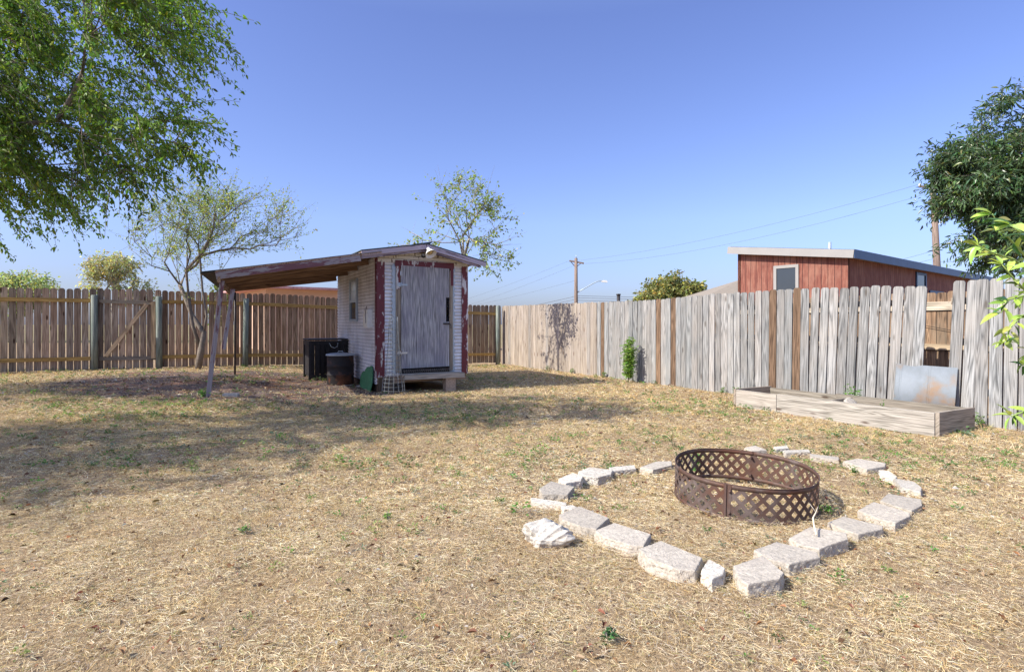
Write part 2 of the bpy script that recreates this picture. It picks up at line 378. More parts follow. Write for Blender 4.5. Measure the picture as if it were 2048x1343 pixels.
def mk_ground():
    m, nt, b = newmat('ground_soil'); o = obj_(nt)
    n = noise_(nt, o, 3.5, 6, .65); n2 = noise_(nt, o, 45, 5, .7); n3 = noise_(nt, o, .6, 4, .55); n4 = noise_(nt, o, 140, 3, .7)
    thatch = ramp_(nt, n2, [(.30, (.11, .07, .04)), (.48, (.32, .225, .12)), (.70, (.62, .47, .27))])
    thatch = mix_(nt, math_(nt, 'MULTIPLY', ramp_(nt, n, [(.42, gray(0)), (.66, gray(1))]), .55), thatch, (.33, .25, .18))
    thatch = mix_(nt, math_(nt, 'MULTIPLY', n4, .4), thatch, (.20, .14, .09))
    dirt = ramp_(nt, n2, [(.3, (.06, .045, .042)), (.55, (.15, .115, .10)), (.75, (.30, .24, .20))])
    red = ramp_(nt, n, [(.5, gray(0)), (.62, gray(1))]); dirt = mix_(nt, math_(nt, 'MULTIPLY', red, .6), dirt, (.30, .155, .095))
    # bare dirt under and around the lean-to, straw elsewhere
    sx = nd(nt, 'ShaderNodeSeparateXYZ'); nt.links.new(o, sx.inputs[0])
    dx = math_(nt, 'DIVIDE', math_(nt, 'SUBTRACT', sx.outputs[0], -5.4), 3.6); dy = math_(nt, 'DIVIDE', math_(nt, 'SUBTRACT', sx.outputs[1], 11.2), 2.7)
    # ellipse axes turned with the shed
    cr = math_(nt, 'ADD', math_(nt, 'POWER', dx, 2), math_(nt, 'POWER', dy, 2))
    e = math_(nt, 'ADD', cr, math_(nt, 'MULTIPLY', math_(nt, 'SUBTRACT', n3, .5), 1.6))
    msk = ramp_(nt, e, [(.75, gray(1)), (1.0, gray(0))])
    far = math_(nt, 'GREATER_THAN', sx.outputs[1], 32)
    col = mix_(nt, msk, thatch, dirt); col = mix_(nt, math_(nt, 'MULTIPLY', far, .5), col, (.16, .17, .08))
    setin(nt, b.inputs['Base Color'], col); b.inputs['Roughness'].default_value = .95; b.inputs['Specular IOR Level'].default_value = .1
    bump_(nt, b, math_(nt, 'ADD', n2, n4), .8, .012); return m
M['ground'] = mk_ground()

# ------------------------------------------------------------------ ground sheet
def axis(lo, hi, far_lo, far_hi, step):
    a = list(np.arange(lo, hi + 1e-6, step)); s = step; x = hi
    while x < far_hi: s *= 1.35; x += s; a.append(x)
    s = step; x = lo; pre = []
    while x > far_lo: s *= 1.35; x -= s; pre.append(x)
    return np.array(pre[::-1] + a)
xs = axis(-13, 9, -900, 900, .07); ys = axis(1.2, 19, -60, 1500, .07)
X, Y = np.meshgrid(xs, ys); Zg = gz(X, Y)
Vg = np.stack([X, Y, Zg], -1).reshape(-1, 3); nx = len(xs); ny = len(ys)
ii, jj = np.meshgrid(np.arange(nx - 1), np.arange(ny - 1)); q = (jj * nx + ii).ravel()
lo = np.stack([q, q + 1, q + nx + 1, q + nx], 1).ravel()
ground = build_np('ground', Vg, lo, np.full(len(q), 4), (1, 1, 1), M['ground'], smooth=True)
tag(ground, 'yard ground of dry straw coloured thatch and bare brown dirt', 'ground', kind='structure')

# ------------------------------------------------------------------ yard frame: a runs along the back fence, b runs away along the side fence
A = Vector((.876, .482, 0)).normalized(); B = Vector((-A.y, A.x, 0)); UP = Vector((0, 0, 1))
CORNER = Vector((-.28, 18.5, 0))

def rail_line(mb, p0, p1, w, t, tint=(1, 1, 1)): mb.beam(p0, p1, w, t, tint=tint)
def picket(mb, base, along, up, w, h, t, tint, ear=.03, lean=0., yaw=0., nrm=None):
    """one fence board standing at base; ear = cut corner"""
    al = (Matrix.Rotation(yaw, 3, 'Z') @ Vector(along)).normalized()
    n = al.cross(UP).normalized(); u = (Matrix.Rotation(lean, 3, n) @ UP)
    ax = (Matrix.Rotation(lean, 3, n) @ al)
    e = ear
    out = [(-w / 2, 0), (w / 2, 0), (w / 2, h - e * 1.1), (w / 2 - e * .35, h - e * .35), (w / 2 - e, h), (-w / 2 + e, h), (-w / 2 + e * .35, h - e * .35), (-w / 2, h - e * 1.1)]
    mb.prism(out, base, ax, u, t, tint)

def back_at(px):                          # point on the back fence line seen at photo column px
    k = (px - HX) / F; s = (k * CORNER.y - CORNER.x) / (A.x - k * A.y); return CORNER + A * s, s
def side_at(px):
    D = -B; k = (px - HX) / F; s = (k * CORNER.y - CORNER.x) / (D.x - k * D.y); return CORNER + D * s, s

# ---- back fence: boards nailed to the far side, rails and round posts on the yard side
def back_top(p): return 1.83 + .22 * float(sstep(-p.x, 0, 8)) + .05
def back_bot(p): return .06 + .17 * float(sstep(-p.x, 0, 8))
p_l, s_l = back_at(-420); p_g0, s_g0 = back_at(197); p_g1, s_g1 = back_at(313)
_, s_r = back_at(1003)
bf = thing('wooden_fence', 'brown dog-eared wooden fence across the back of the yard, rails and round posts showing', 'fence', back_at(100)[0])
gate = thing('gate', 'wooden gate with a pale diagonal brace between two green posts of the back fence', 'gate', (p_g0 + p_g1) / 2)
mbp = MB(); mbg = MB(); s = s_l; pitch = .1425
while s < s_r:
    p = CORNER + A * s; w = .126 + random.uniform(-.003, .004); tn = random.uniform(.70, 1.2)
    warm = random.uniform(-.05, .05) + (.10 if -9.5 < s < -2 else 0); gr = .85 if s < -12 else 1.0
    tint = (tn * (1 + warm), tn * (1 - .1 * warm), tn * (gr * .4 + .6 - warm))
    if random.random() < .12: tint = tuple(c * .72 for c in tint)
    kf = 1.18 if s < -7.2 else 1.05
    tint = tuple(c * kf for c in tint); tint = (tint[0], tint[1] * 1.03, tint[2] * 1.12) if s < -7.2 else tint
    if s > s_g1 and not bf.children: mbp.build('picket_panel', M['cedar'], bf); mbp = MB()
    in_gate = s_g0 + .03 < s < s_g1 - .02
    target = mbg if in_gate else mbp
    b0 = back_bot(p) + random.uniform(-.012, .012); t0 = back_top(p) + random.uniform(-.014, .012) + (.012 * math.sin(s * 1.7))
    picket(target, p + B * .02 + UP * b0, A, UP, w, t0 - b0, .016, tint, .040, random.uniform(-.004, .004), random.uniform(-.02, .02))
    s += pitch * (random.uniform(.975, 1.03) if not in_gate else .985)
    if abs(s - s_g1) < .03: s += .03
mbp.build('picket_panel', M['cedar'], bf)
mbg.build('picket_panel', M['cedar'], gate)
posts_px = [-230, -20, 190, 319, 490, 740, 993]
prev = None
for px in posts_px:
    p, s = back_at(px); p = p - B * .085; z0 = g(p.x, p.y) - .05; z1 = back_top(p) - (.15 if px < 900 else .02)
    m = MB(); lean = .012 if px == 490 else random.uniform(-.006, .006)
    m.tube([(p.x, p.y, z0), (p.x + lean, p.y, (z0 + z1) / 2), (p.x + lean * 2, p.y, z1 - .01), (p.x + lean * 2, p.y, z1)], [.068, .066, .064, .055], 14)
    po = m.build('post', M['post_green'], bf)
for (a, b_) in [(-330, 190), (319, 490), (490, 740), (740, 995)]:
    for dz, hh in ((-.275, .085), (None, .085)):
        pa = back_at(a)[0] - B * .012; pb = back_at(b_)[0] - B * .012
        za = back_top(pa) + dz if dz else back_bot(pa) + .26; zb = back_top(pb) + dz if dz else back_bot(pb) + .26
        m = MB(); m.beam(pa + UP * za, pb + UP * zb, hh, .04, tint=(1, 1, 1) if a != 319 else (.95, .95, .95)); m.build('rail', M['rail_amber'], bf)
a0 = back_at(199)[0] - B * .012; a1 = back_at(312)[0] - B * .012
zt = back_top(a0) - .29; zb = back_bot(a0) + .25
for z in (zt, zb):
    m = MB(); m.beam(a0 + UP * z, a1 + UP * (z - .015), .085, .036, tint=(1, 1, 1) if z == zt else (.7, .72, .8)); m.build('rail', M['rail_gray'], gate)
m = MB(); d0 = back_at(212)[0] - B * .035; d1 = back_at(294)[0] - B * .035
m.beam(d0 + UP * (zb + .05), d1 + UP * (zt - .05), .085, .02, up=(0, 0, 1), tint=(1.9, 1.65, 1.35)); m.build('brace', M['rail_gray'], gate)
m = MB(); d0 = back_at(307)[0] - B * .04; m.beam(d0 + UP * (zb - .02), d0 + UP * (zt), .085, .02, up=A, tint=(1.7, 1.45, 1.15)); m.build('stile', M['rail_gray'], gate)

# ---- side fence: tan cedar part near the corner, silver weathered part nearer, boards on the yard side
D = -B
def side_top(px):
    return float(np.interp(px, [1005, 1120, 1200, 1280, 1345, 1440, 1480, 1600, 1830, 1900, 1990, 2150, 2500], [612, 607, 604, 600, 596, 586, 584.5, 576, 571, 562, 556, 547, 527]))
def side_bot_z(p): return g(p.x, p.y) - .02
def colpx(p): return HX + F * p.x / p.y
s_tan = side_at(1199)[1]
tanf = thing('wooden_fence', 'tan cedar fence of tight boards running from the back corner, crossed by branch shadows', 'fence', side_at(1100)[0])
m = MB(); s = .02
while s < s_tan - .05:
    p = CORNER + D * s; px = colpx(p); Z = p.y; top = EYE + (HY - side_top(px)) * Z / F + random.uniform(-.012, .012)
    k = random.uniform(.8, 1.08); b0 = side_bot_z(p); gyy = random.random() < .25
    tint = (k * .86, k * .9, k * .95) if gyy else (k, k * .98, k * .95)
    picket(m, p + UP * b0, D, UP, .136, top - b0, .016, tint, .03, random.uniform(-.005, .005), random.uniform(-.03, .03)); s += .1385
m.build('picket_panel', M['cedar_tan'], tanf)
for z in (.45, 1.55):
    m = MB(); m.beam(CORNER + A * .045 + D * .1 + UP * z, CORNER + A * .045 + D * (s_tan - .05) + UP * z, .085, .038); m.build('rail', M['rail_gray'], tanf)
for q_ in (.12, 2.6, 5.0):
    m = MB(); p = CORNER + A * .12 + D * q_; m.tube([p + UP * -.1, p + UP * 1.7], .05, 10); m.build('post', M['rail_gray'], tanf)

grayf = thing('wooden_fence', 'silver weathered picket fence on the right with a few brown boards and a gap', 'fence', side_at(1600)[0])
m = MB(); s = s_tan; browns = [1207, 1315, 1350, 1541, 1597]; done = set()
s_end = side_at(2500)[1]
while s < s_end:
    p = CORNER + D * s; px = colpx(p); Z = p.y
    lean = random.uniform(-.005, .005); w = .134; gap = .011
    if 1500 < px < 1620: lean += .012
    if px >= 1612: lean = .035 + random.uniform(-.005, .005); gap = .013
    if 1700 < px < 1840: lean = .048 + random.uniform(-.005, .005)
    if px > 1895: lean = .045 if px < 1960 else .012 + random.uniform(-.005, .005)
    if 1836 < px < 1903:
        if m.f: m.build('picket_panel', M['weathered'], grayf); m = MB()
        s += .02; continue
    top = EYE + (HY - side_top(px)) * Z / F + random.uniform(-.014, .014); b0 = side_bot_z(p) + random.uniform(-.01, .01)
    k = random.uniform(.72, 1.12); w_ = random.uniform(-.03, .03); tint = (k * (1 + w_), k, k * (1 - w_ * .6))
    nb = min(browns, key=lambda v: abs(v - px)); wpx = F * .07 * (.475 * Z + .88 * p.x) / Z / Z
    br = abs(nb - px) < wpx and nb not in done
    tgt = MB() if br else m
    if br: tint = (k * .9, k * .9, k * .9)
    base = p + UP * b0 - A * random.uniform(0, .010)
    picket(tgt, base, D, UP, w, top - b0, .017, tint, .032, -lean, random.uniform(-.08, .08))
    if br:
        done.add(nb); o = tgt.build('picket', M['brown_picket'], grayf); o['label'] = 'brown replacement board among silver ones'
    for zz in (.42, 1.58):
        for u_ in (-.045, -.01, .03):
            if random.random() < .8: tgt.prism([(u_, zz), (u_ + .005, zz), (u_ + .004, zz + random.uniform(.012, .03)), (u_ + .001, zz + .012)], base - A * .0015, D, UP, .001, (.12, .11, .12)) if not br else None
    s += w + gap * random.uniform(.7, 1.5)
m.build('picket_panel', M['weathered'], grayf)
for z in (.42, 1.05, 1.58):
    for (u0, u1) in ((s_tan, side_at(1612)[1]), (side_at(1613)[1], side_at(1838)[1] + .0), (side_at(1900)[1], s_end)):
        m = MB(); m.beam(CORNER + A * .043 + D * u0 + UP * z, CORNER + A * .043 + D * u1 + UP * z, .085, .038); m.build('rail', M['rail_gray'], grayf)
s = s_tan + .4
while s < s_end:
    pp = CORNER + D * s
    if not 1820 < colpx(pp) < 1920:
        m = MB(); p = pp + A * .12; m.tube([p + UP * -.1, p + UP * 1.62], .045, 10); m.build('post', M['rail_gray'], grayf)
    s += 2.35

# neighbour's fence seen through the gap
nf0 = side_at(1240)[0] + A * 1.1; nf = thing('wooden_fence', "dark brown fence with two pale rails, seen through the gap in the silver pickets", 'fence', nf0 + D * 2)
m = MB(); q_ = 0
while q_ < 10.5:
    p = nf0 + D * q_; k = random.uniform(.75, 1.2)
    picket(m, p + UP * .02, D, UP, .135, 1.74 + random.uniform(-.015, .015), .017, (k, k * .97, k * .92), .03); q_ += .142
m.build('picket_panel', M['brown_dark'], nf)
for z in (1.54, .93):
    m = MB(); m.beam(nf0 - A * .026 + UP * z, nf0 - A * .026 + D * 10.5 + UP * (z + .02), .125 if z > 1 else .085, .04, tint=(1.35, 1.25, 1.1)); m.build('rail', M['rail_gray'] if z < 1.5 else M['bed'], nf)
m = MB(); pp = nf0 - A * .06; m.tube([pp + D * 5.6 + UP * 1.32, pp + D * 6.4 + UP * 1.16, pp + D * 7.2 + UP * 1.05, pp + D * 8.2 + UP * .98], .004, 5); m.build('wire', M['dark_metal'], nf)

# ------------------------------------------------------------------ shed
P0 = Vector((-2.49, 10.65, 0)); W_SH = 1.79; L_SH = 3.35
def S(t, bb, z): return P0 + A * t + B * bb + UP * z           # t right along the front, bb away along the side
shed = thing('shed', 'small white corrugated shed with peeling maroon trim and a grey plywood door', 'shed', P0)
Z0, Z1 = .30, 2.50
def ridge_z(t):                                                 # roof top surface height along t
    return 2.79 - (.855 - t) * .163 if t < .855 else 2.79 - (t - .855) * .223
def sheet(mb, O, ex, n, w, z0, ztop, pitch=.067, amp=.013, tint=(1, 1, 1), nseg=12, lap=False):
    """metal siding with horizontal ribs on a wall starting at O, running w along ex, n = outward normal"""
    zs = []; z = z0
    while z < max(ztop(0), ztop(w), ztop(w / 2)): 
        for f, d in (((0, 0.), (.25, .6), (.5, 1.), (.75, .6)) if not lap else ((0, 1.), (.12, .15), (.2, 0.), (.6, .5))): zs.append((z + f * pitch, d * amp))
        z += pitch
    vs = []; uvp = []
    for z, d in zs:
        for k in range(nseg + 1):
            x = w * k / nseg; zz = min(z, ztop(x)); j = 0
            vs.append(O + ex * x + n * (d + j) + UP * zz); uvp.append((x, zz))
    fs = []; uvs = []; c = nseg + 1
    for i in range(len(zs) - 1):
        for k in range(nseg):
            f = (i * c + k, i * c + k + 1, (i + 1) * c + k + 1, (i + 1) * c + k); fs.append(f); uvs.append([uvp[v] for v in f])
    mb.add(vs, fs, uvs, tint)
# walls: front with real doorway (two side strips + strip over the door), left, right, back
DT0, DT1, DZ0, DZ1 = .44, 1.42, .445, 2.385
top_f = lambda off: (lambda x: ridge_z(x + off) - .10)
m = MB()
sheet(m, S(0, 0, 0), A, -B, DT0 - .02, Z0, top_f(0)); sheet(m, S(DT1 + .02, 0, 0), A, -B, W_SH - DT1 - .02, Z0, top_f(DT1))
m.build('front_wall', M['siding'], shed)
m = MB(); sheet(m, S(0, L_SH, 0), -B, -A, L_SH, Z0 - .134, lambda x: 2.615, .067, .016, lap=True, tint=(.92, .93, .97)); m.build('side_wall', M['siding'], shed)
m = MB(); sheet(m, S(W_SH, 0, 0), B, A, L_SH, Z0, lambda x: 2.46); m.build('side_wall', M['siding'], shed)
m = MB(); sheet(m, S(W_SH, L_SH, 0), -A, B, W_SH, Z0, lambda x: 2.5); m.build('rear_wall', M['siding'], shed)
# painted boards over the doorway in the gable
m = MB()
for (t0, t1, z0, z1, o) in ((.0, W_SH, 2.435, 2.50, .028), (.02, 1.7, 2.51, 2.565, .034), (.25, 1.5, 2.575, 2.63, .028)):
    m.beam(S(t0, -o, (z0 + z1) / 2), S(t1, -o, (z0 + z1) / 2 - .01), z1 - z0, .018)
m.prism([(0.02, 2.43), (W_SH - .02, 2.43), (W_SH - .02, ridge_z(W_SH) - .06), (.855, 2.73), (.02, ridge_z(0) - .06)], S(0, -.002, 0), A, UP, .012)
m.build('gable_boards', M['old_white'], shed)
# corner trim
for (t0, mat, w) in ((-.02, 'maroon', .15), (W_SH - .10, 'maroon_worn', .13)):
    m = MB(); m.box(S(t0 + w / 2, -.022, 1.4), A, UP, w, 2.2, .02); m.build('corner_trim', M[mat], shed)
m = MB(); m.box(S(-.021, .03, 1.4), B, UP, .07, 2.2, .02); m.build('corner_trim', M['maroon'], shed)
# floor frame / sills and dark underside
m = MB(); m.beam(S(0, .05, .24), S(W_SH, .05, .24), .12, .09); m.beam(S(0.05, .1, .24), S(.05, L_SH, .24), .12, .09); m.beam(S(W_SH - .05, .1, .24), S(W_SH - .05, L_SH, .24), .12, .09)
m.box(S(W_SH / 2, L_SH / 2, .32), A, B, W_SH - .05, L_SH - .05, .03); m.build('floor_frame', M['bare_board'], shed)
for t in (.2, W_SH - .2):
    for bb in (.35, L_SH / 2, L_SH - .25):
        m = MB(); m.box(S(t, bb, .08), A, B, .2, .2, .2, gray(.5)); m.build('foundation_block', M['concrete'], shed)
m = MB(); m.box(S(.03, L_SH / 2, .12), B, UP, L_SH - .1, .26, .02, gray(.35)); m.box(S(.16, .012, .14), A, UP, .28, .28, .02, gray(.35)); m.build('skirt_board', M['bare_board'], shed)
# door frame
fr = MB()
fr.box(S(DT0 - .055, -.03, 1.35), A, UP, .09, 1.95, .03); fr.build('door_frame', M['rail_gray'], shed)
fr = MB(); fr.box(S(DT1 + .035, -.03, 1.35), A, UP, .07, 1.95, .03); fr.build('door_frame', M['rail_gray'], shed)
fr = MB(); fr.box(S((DT0 + DT1) / 2 - .01, -.034, 2.42), A, UP, DT1 - DT0 + .21, .115, .03)
fr.box(S(DT0 - .06, -.038, 2.15), A, UP, .075, .43, .03); fr.box(S(DT1 + .05, -.038, 2.2), A, UP, .06, .33, .03); fr.build('door_frame', M['maroon'], shed)
# zigzag flashing strips
def zig(t0, w, z0, z1, o):
    pts = []; n = 34
    for k in range(n + 1): pts.append((t0 + w / 2 + (.030 if k % 2 else -.010) + random.uniform(-.004, .004), z0 + (z1 - z0) * k / n))
    for k in range(n, -1, -1): pts.append((t0 - w / 2 + (-.024 if k % 2 else .008) + random.uniform(-.003, .003), z0 + (z1 - z0) * k / n))
    mb = MB()
    for k in range(n):
        a, b_, c, d = pts[k], pts[k + 1], pts[2 * n - k], pts[2 * n + 1 - k]
        mb.prism([a, b_, c, d][::-1], S(0, -o, 0), A, UP, .003)
    mb.build('flashing_strip', M['galv'], shed)
zig(.315, .07, .34, 2.40, .026); zig(1.50, .045, .34, 2.40, .026)
# door
m = MB(); notch = [(DT0, DZ0), (DT1 - .01, DZ0 + .015), (DT1 - .01, 1.33), (DT1 - .075, 1.33), (DT1 - .075, 1.80), (DT1 - .01, 1.80), (DT1 - .01, DZ1 - .02), (DT0, DZ1)]
parts_d = [[(DT0, DZ0), (DT1 - .075, DZ0 + .013), (DT1 - .075, DZ1 - .018), (DT0, DZ1)], [(DT1 - .075, DZ0 + .013), (DT1 - .01, DZ0 + .015), (DT1 - .01, 1.33), (DT1 - .075, 1.33)], [(DT1 - .075, 1.80), (DT1 - .01, 1.80), (DT1 - .01, DZ1 - .02), (DT1 - .075, DZ1 - .018)]]
for pd in parts_d: m.prism(pd, S(0, -.05, 0), A, UP, .02, ez=B, off=(3.3, 8.1))
door = m.build('door', M['ply'], shed)
for z in (2.02, .74):
    h = MB(); h.box(S(DT0 + .02, -.056, z), A, UP, .20, .035, .008); h.box(S(DT0 - .03, -.056, z), A, UP, .06, .075, .009)
    h.tube([S(DT0, -.062, z - .05), S(DT0, -.062, z + .05)], .009, 8); h.build('hinge', M['old_white'] if z < 1 else M['galv'], door)
h = MB(); h.box(S(DT1 - .07, -.06, 1.29), A, UP, .13, .03, .012); h.tube([S(DT1 - .02, -.07, 1.31), S(DT1 + .01, -.09, 1.25), S(DT1 + .02, -.07, 1.20)], .006, 6); h.build('latch', M['dark_metal'], door)
# patterned kick strip under the door and the dark gap above the step
m = MB(); m.box(S((DT0 + DT1) / 2, -.035, .39), A, UP, DT1 - DT0, .075, .012); m.build('threshold', M['rust_dark'], shed)
m = MB()
for k in range(22):
    t = DT0 + .03 + k * .0435; m.tube([S(t, -.045, .36), S(t + .012, -.047, .40), S(t + .03, -.045, .415), S(t + .036, -.045, .38), S(t + .024, -.045, .362)], .005, 5)
m.build('threshold_scrolls', M['rail_gray'], shed)
# step
m = MB(); m.beam(S(.42, -.17, .335), S(1.6, -.17, .335), .03, .26, up=(0, 0, 1)); m.beam(S(.42, -.305, .30), S(1.62, -.305, .30), .09, .035)
st = m.build('step', M['bed'], shed)
m = MB(); m.box(S(1.35, -.2, .11), A, B, .2, .16, .28, (.95, .8, .7)); m.build('step_block', M['concrete'], st)
# window in left wall
wb0, wb1, wz0, wz1 = 1.40, 2.02, 1.36, 2.20
wf = MB()
for z in (wz0, wz1, 1.76): wf.beam(S(-.03, wb0, z), S(-.03, wb1, z), .05, .035)
for bb in (wb0 + .02, wb1 - .02): wf.beam(S(-.034, bb, wz0), S(-.034, bb, wz1), .045, .032, up=B)
wf.beam(S(-.028, wb0, 1.97), S(-.028, wb1, 1.97), .02, .014)
win = wf.build('window', M['galv'], shed)
m = MB(); m.box(S(-.02, (wb0 + wb1) / 2, 1.98), B, UP, wb1 - wb0 - .04, .42, .006); m.build('pane', M['glass_sky_tint'], win)
m = MB(); m.box(S(-.02, (wb0 + wb1) / 2, 1.56), B, UP, wb1 - wb0 - .04, .36, .006); m.build('pane', M['glass'], win)
# electric box on left wall
m = MB(); m.box(S(-.06, .42, 1.38), B, UP, .26, .34, .10, (1, 1, .97)); m.box(S(-.12, .42, 1.36), B, UP, .2, .24, .02, (.95, .93, .88)); eb = m.build('meter_box', M['white'], shed)
m = MB(); m.tube([S(-.06, .52, 1.56), S(-.07, .50, 1.62), S(-.09, .40, 1.60), S(-.14, .33, 1.58), S(-.13, .32, 1.3)], .006, 6); m.build('cable', M['dark_metal'], eb)
# roof planks of the shed
OV = .26
def roof_pt(t, bb, dz=0): return S(t, bb, ridge_z(t) + dz)
rm = MB()
def slab(mb, c4, th, tint=(1, 1, 1)):
    c4 = [Vector(c) for c in c4]; lo_ = [c - UP * th for c in c4]
    L = (c4[1] - c4[0]).length; W = (c4[3] - c4[0]).length; u = random.uniform(0, 9)
    U = [(u, 0), (u + L, 0), (u + L, W), (u, W)]
    mb.add(c4 + lo_, [(0, 1, 2, 3), (7, 6, 5, 4), (0, 4, 5, 1), (1, 5, 6, 2), (2, 6, 7, 3), (3, 7, 4, 0)], [U, U[::-1]] + [[(u, 0), (u, th), (u + L, th), (u + L, 0)]] * 4, tint)
slab(rm, [roof_pt(-.37, -OV - .02, .012), roof_pt(.855, -OV - .02, .012), roof_pt(.855, L_SH + .15, .012), roof_pt(-.37, L_SH + .15, .012)], .014)
slab(rm, [roof_pt(.856, -OV - .02, .012), roof_pt(2.12, -OV - .02, .012), roof_pt(2.12, L_SH + .15, .012), roof_pt(.856, L_SH + .15, .012)], .014)
# a lifted curled strip at the ridge
rm.add([roof_pt(.6, -OV - .03, .02), roof_pt(.98, -OV - .03, .075), roof_pt(.98, -.05, .03), roof_pt(.6, -.05, .02)], [(0, 1, 2, 3)], None)
roof = rm.build('roof', M['roofing'], shed)
m = MB(); slab(m, [roof_pt(-.35, -OV, -.013), roof_pt(.85, -OV, -.013), roof_pt(.85, L_SH + .1, -.013), roof_pt(-.35, L_SH + .1, -.013)], .02); slab(m, [roof_pt(.86, -OV, -.013), roof_pt(2.08, -OV, -.013), roof_pt(2.08, L_SH + .1, -.013), roof_pt(.86, L_SH + .1, -.013)], .014)
m.build('soffit', M['bare_board'], roof)
for (t0, t1) in ((-.36, .855), (.86, 2.10)):
    m = MB(); a_ = roof_pt(t0, -OV - .01, -.055); b_ = roof_pt(t1, -OV - .01, -.055); m.beam(a_, b_, .085, .022)
    m.beam(roof_pt(t0, -OV + .02, -.12), roof_pt(t1 - (.12 if t1 > 1 else 0), -OV + .02, -.12), .05, .02, tint=(.8, .78, .8)); m.build('rake_board', M['lilac'], roof)
# lean-to roof on the left
LT = [Vector((-4.90, 9.05, 2.10)), Vector((-6.42, 12.62, 2.09)), S(-.0, L_SH + .1, 2.44), S(-.0, -OV - .03, 2.60)]   # near-left, far-left, far-right, near-right
def lt(u, v, dz=0):                                             # u from left (0) to shed (1), v near (0) to far (1)
    a_ = LT[0].lerp(LT[1], v); b_ = LT[3].lerp(LT[2], v); return a_.lerp(b_, u) + UP * dz
lean = thing('lean_to', 'sagging lean-to roof with peeling mauve edge board, propped by a slanting post beside the shed', 'lean-to', (-4.84, 9.2, g(-4.84, 9.2)))
m = MB(); nv = 26
vs = []; fs = []
for i in range(nv + 1):
    for j in range(13):
        vs.append(lt(j / 12, i / nv, .012 + .008 * math.sin(i * math.pi)) + UP * (.008 if i % 2 else -.008))
for i in range(nv):
    for j in range(12): k = i * 13 + j; fs.append((k, k + 1, k + 14, k + 13))
m.add(vs, fs, None); tin = m.build('roof_sheet', M['roofing'], lean)
sm_ = tin.modifiers.new('thick', 'SOLIDIFY'); sm_.thickness = .006
m = MB()
for k in range(14):                                             # battens / planks under the sheet, running out from the shed
    v0 = k / 14; v1 = (k + .93) / 14
    kk = random.uniform(.8, 1.15)
    slab(m, [lt(.07, v0, -.012), lt(1, v0, -.012), lt(1, v1, -.012), lt(.07, v1, -.012)], .018, (kk, kk * .95, kk * .9))
m.build('deck_boards', M['bare_board'], lean)
for v in (.22, .45, .68, .985):
    m = MB(); m.beam(lt(.08, v, -.085), lt(.99, v, -.085), .10, .04, tint=(.8, .75, .75)); m.build('rafter', M['bare_board'], lean)
m = MB(); m.beam(lt(.075, .004, -.075), lt(.868, .004, -.062), .14, .028); m.build('fascia', M['maroon_faded'], lean)
m = MB(); m.beam(lt(.09, 0, -.15), lt(.09, 1, -.15), .09, .05); m.build('header_beam', M['bare_board'], lean)
m = MB()
for k in range(9): slab(m, [lt(.0, k / 9, -.01), lt(.075, k / 9, -.01), lt(.075, (k + .9) / 9, -.01), lt(.0, (k + .9) / 9, -.01)], .014)
m.build('edge_boards', M['black'], lean)
gx, gy = -4.86, 9.2
m = MB(); top = lt(.105, .03, -.17); m.beam(Vector((gx, gy, g(gx, gy) - .03)), top, .07, .05, up=A); m.beam(P(447, 698, 9.32), P(466, 578, 9.42), .06, .04, up=A); m.build('post', M['maroon_faded'], lean)
rp = P(470, 745, 12.7); m = MB(); m.tube([Vector((rp.x, rp.y, g(rp.x, rp.y) - .03)), Vector((rp.x, rp.y, 1.99))], .022, 8); m.build('post', M['dark_metal'], lean)
# barn lamp on the gable
lamp = thing('wall_lamp', 'white metal barn light mounted under the peak of the shed roof', 'lamp', S(.86, -.3, 2.62))
LP = S(.865, -.42, 2.63); ax = (Vector((.42, -.50, -.76))).normalized()
m = MB(); m.lathe([(.02, -.09), (.028, -.085), (.03, -.04), (.05, -.02), (.10, .06), (.107, .075), (.103, .075), (.095, .06), (.045, -.01)], LP, 24, ax); m.build('lamp_shade', M['white'], lamp)
m = MB(); m.lathe([(0, -.01), (.04, .0), (.052, .02), (.045, .04), (0, .05)], LP, 16, ax); m.build('bulb', plain('bulb_amber', (.55, .40, .16), .2), lamp)
m = MB(); m.tube([S(.80, -.29, 2.56), S(.80, -.34, 2.55), LP - ax * .085], .012, 8); m.lathe([(0, 0), (.04, 0), (.04, .03), (0, .03)], S(.80, -.27, 2.56), 14, (0, -1, 0)); m.build('arm', M['dark_metal'], lamp)

# crate/cabinet and drum under the lean-to
bx = Vector((-4.30, 12.25, 0)); bz = g(bx.x, bx.y) - .01
crate = thing('crate', 'black slatted wooden chest standing under the lean-to beside the shed wall', 'crate', (bx.x, bx.y, bz))
def C(t, bb, z): return bx + A * t + B * bb + UP * (bz + z)
CW, CD, CH = .84, .66, .88
for (fn, n_, ax_) in (('front_panel', 8, 'f'), ('side_panel', 6, 's'), ('side_panel', 6, 'r'), ('rear_panel', 8, 'b')):
    m = MB(); W_ = CW if ax_ in 'fb' else CD
    for k in range(n_):
        c = (k + .5) * W_ / n_; kk = random.uniform(.6, 2.2)
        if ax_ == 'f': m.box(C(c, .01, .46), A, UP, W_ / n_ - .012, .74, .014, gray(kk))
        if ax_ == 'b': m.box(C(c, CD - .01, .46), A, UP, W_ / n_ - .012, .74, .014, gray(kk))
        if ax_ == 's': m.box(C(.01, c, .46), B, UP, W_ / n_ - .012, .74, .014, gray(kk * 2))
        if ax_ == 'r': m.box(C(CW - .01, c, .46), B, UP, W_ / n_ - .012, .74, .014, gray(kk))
    m.build(fn, M['black'], crate)
for t in (0, CW):
    for bb in (0, CD): m = MB(); m.box(C(t, bb, .42), A, UP, .05, .86, .05, gray(2.5)); m.build('corner_post', M['black'], crate)
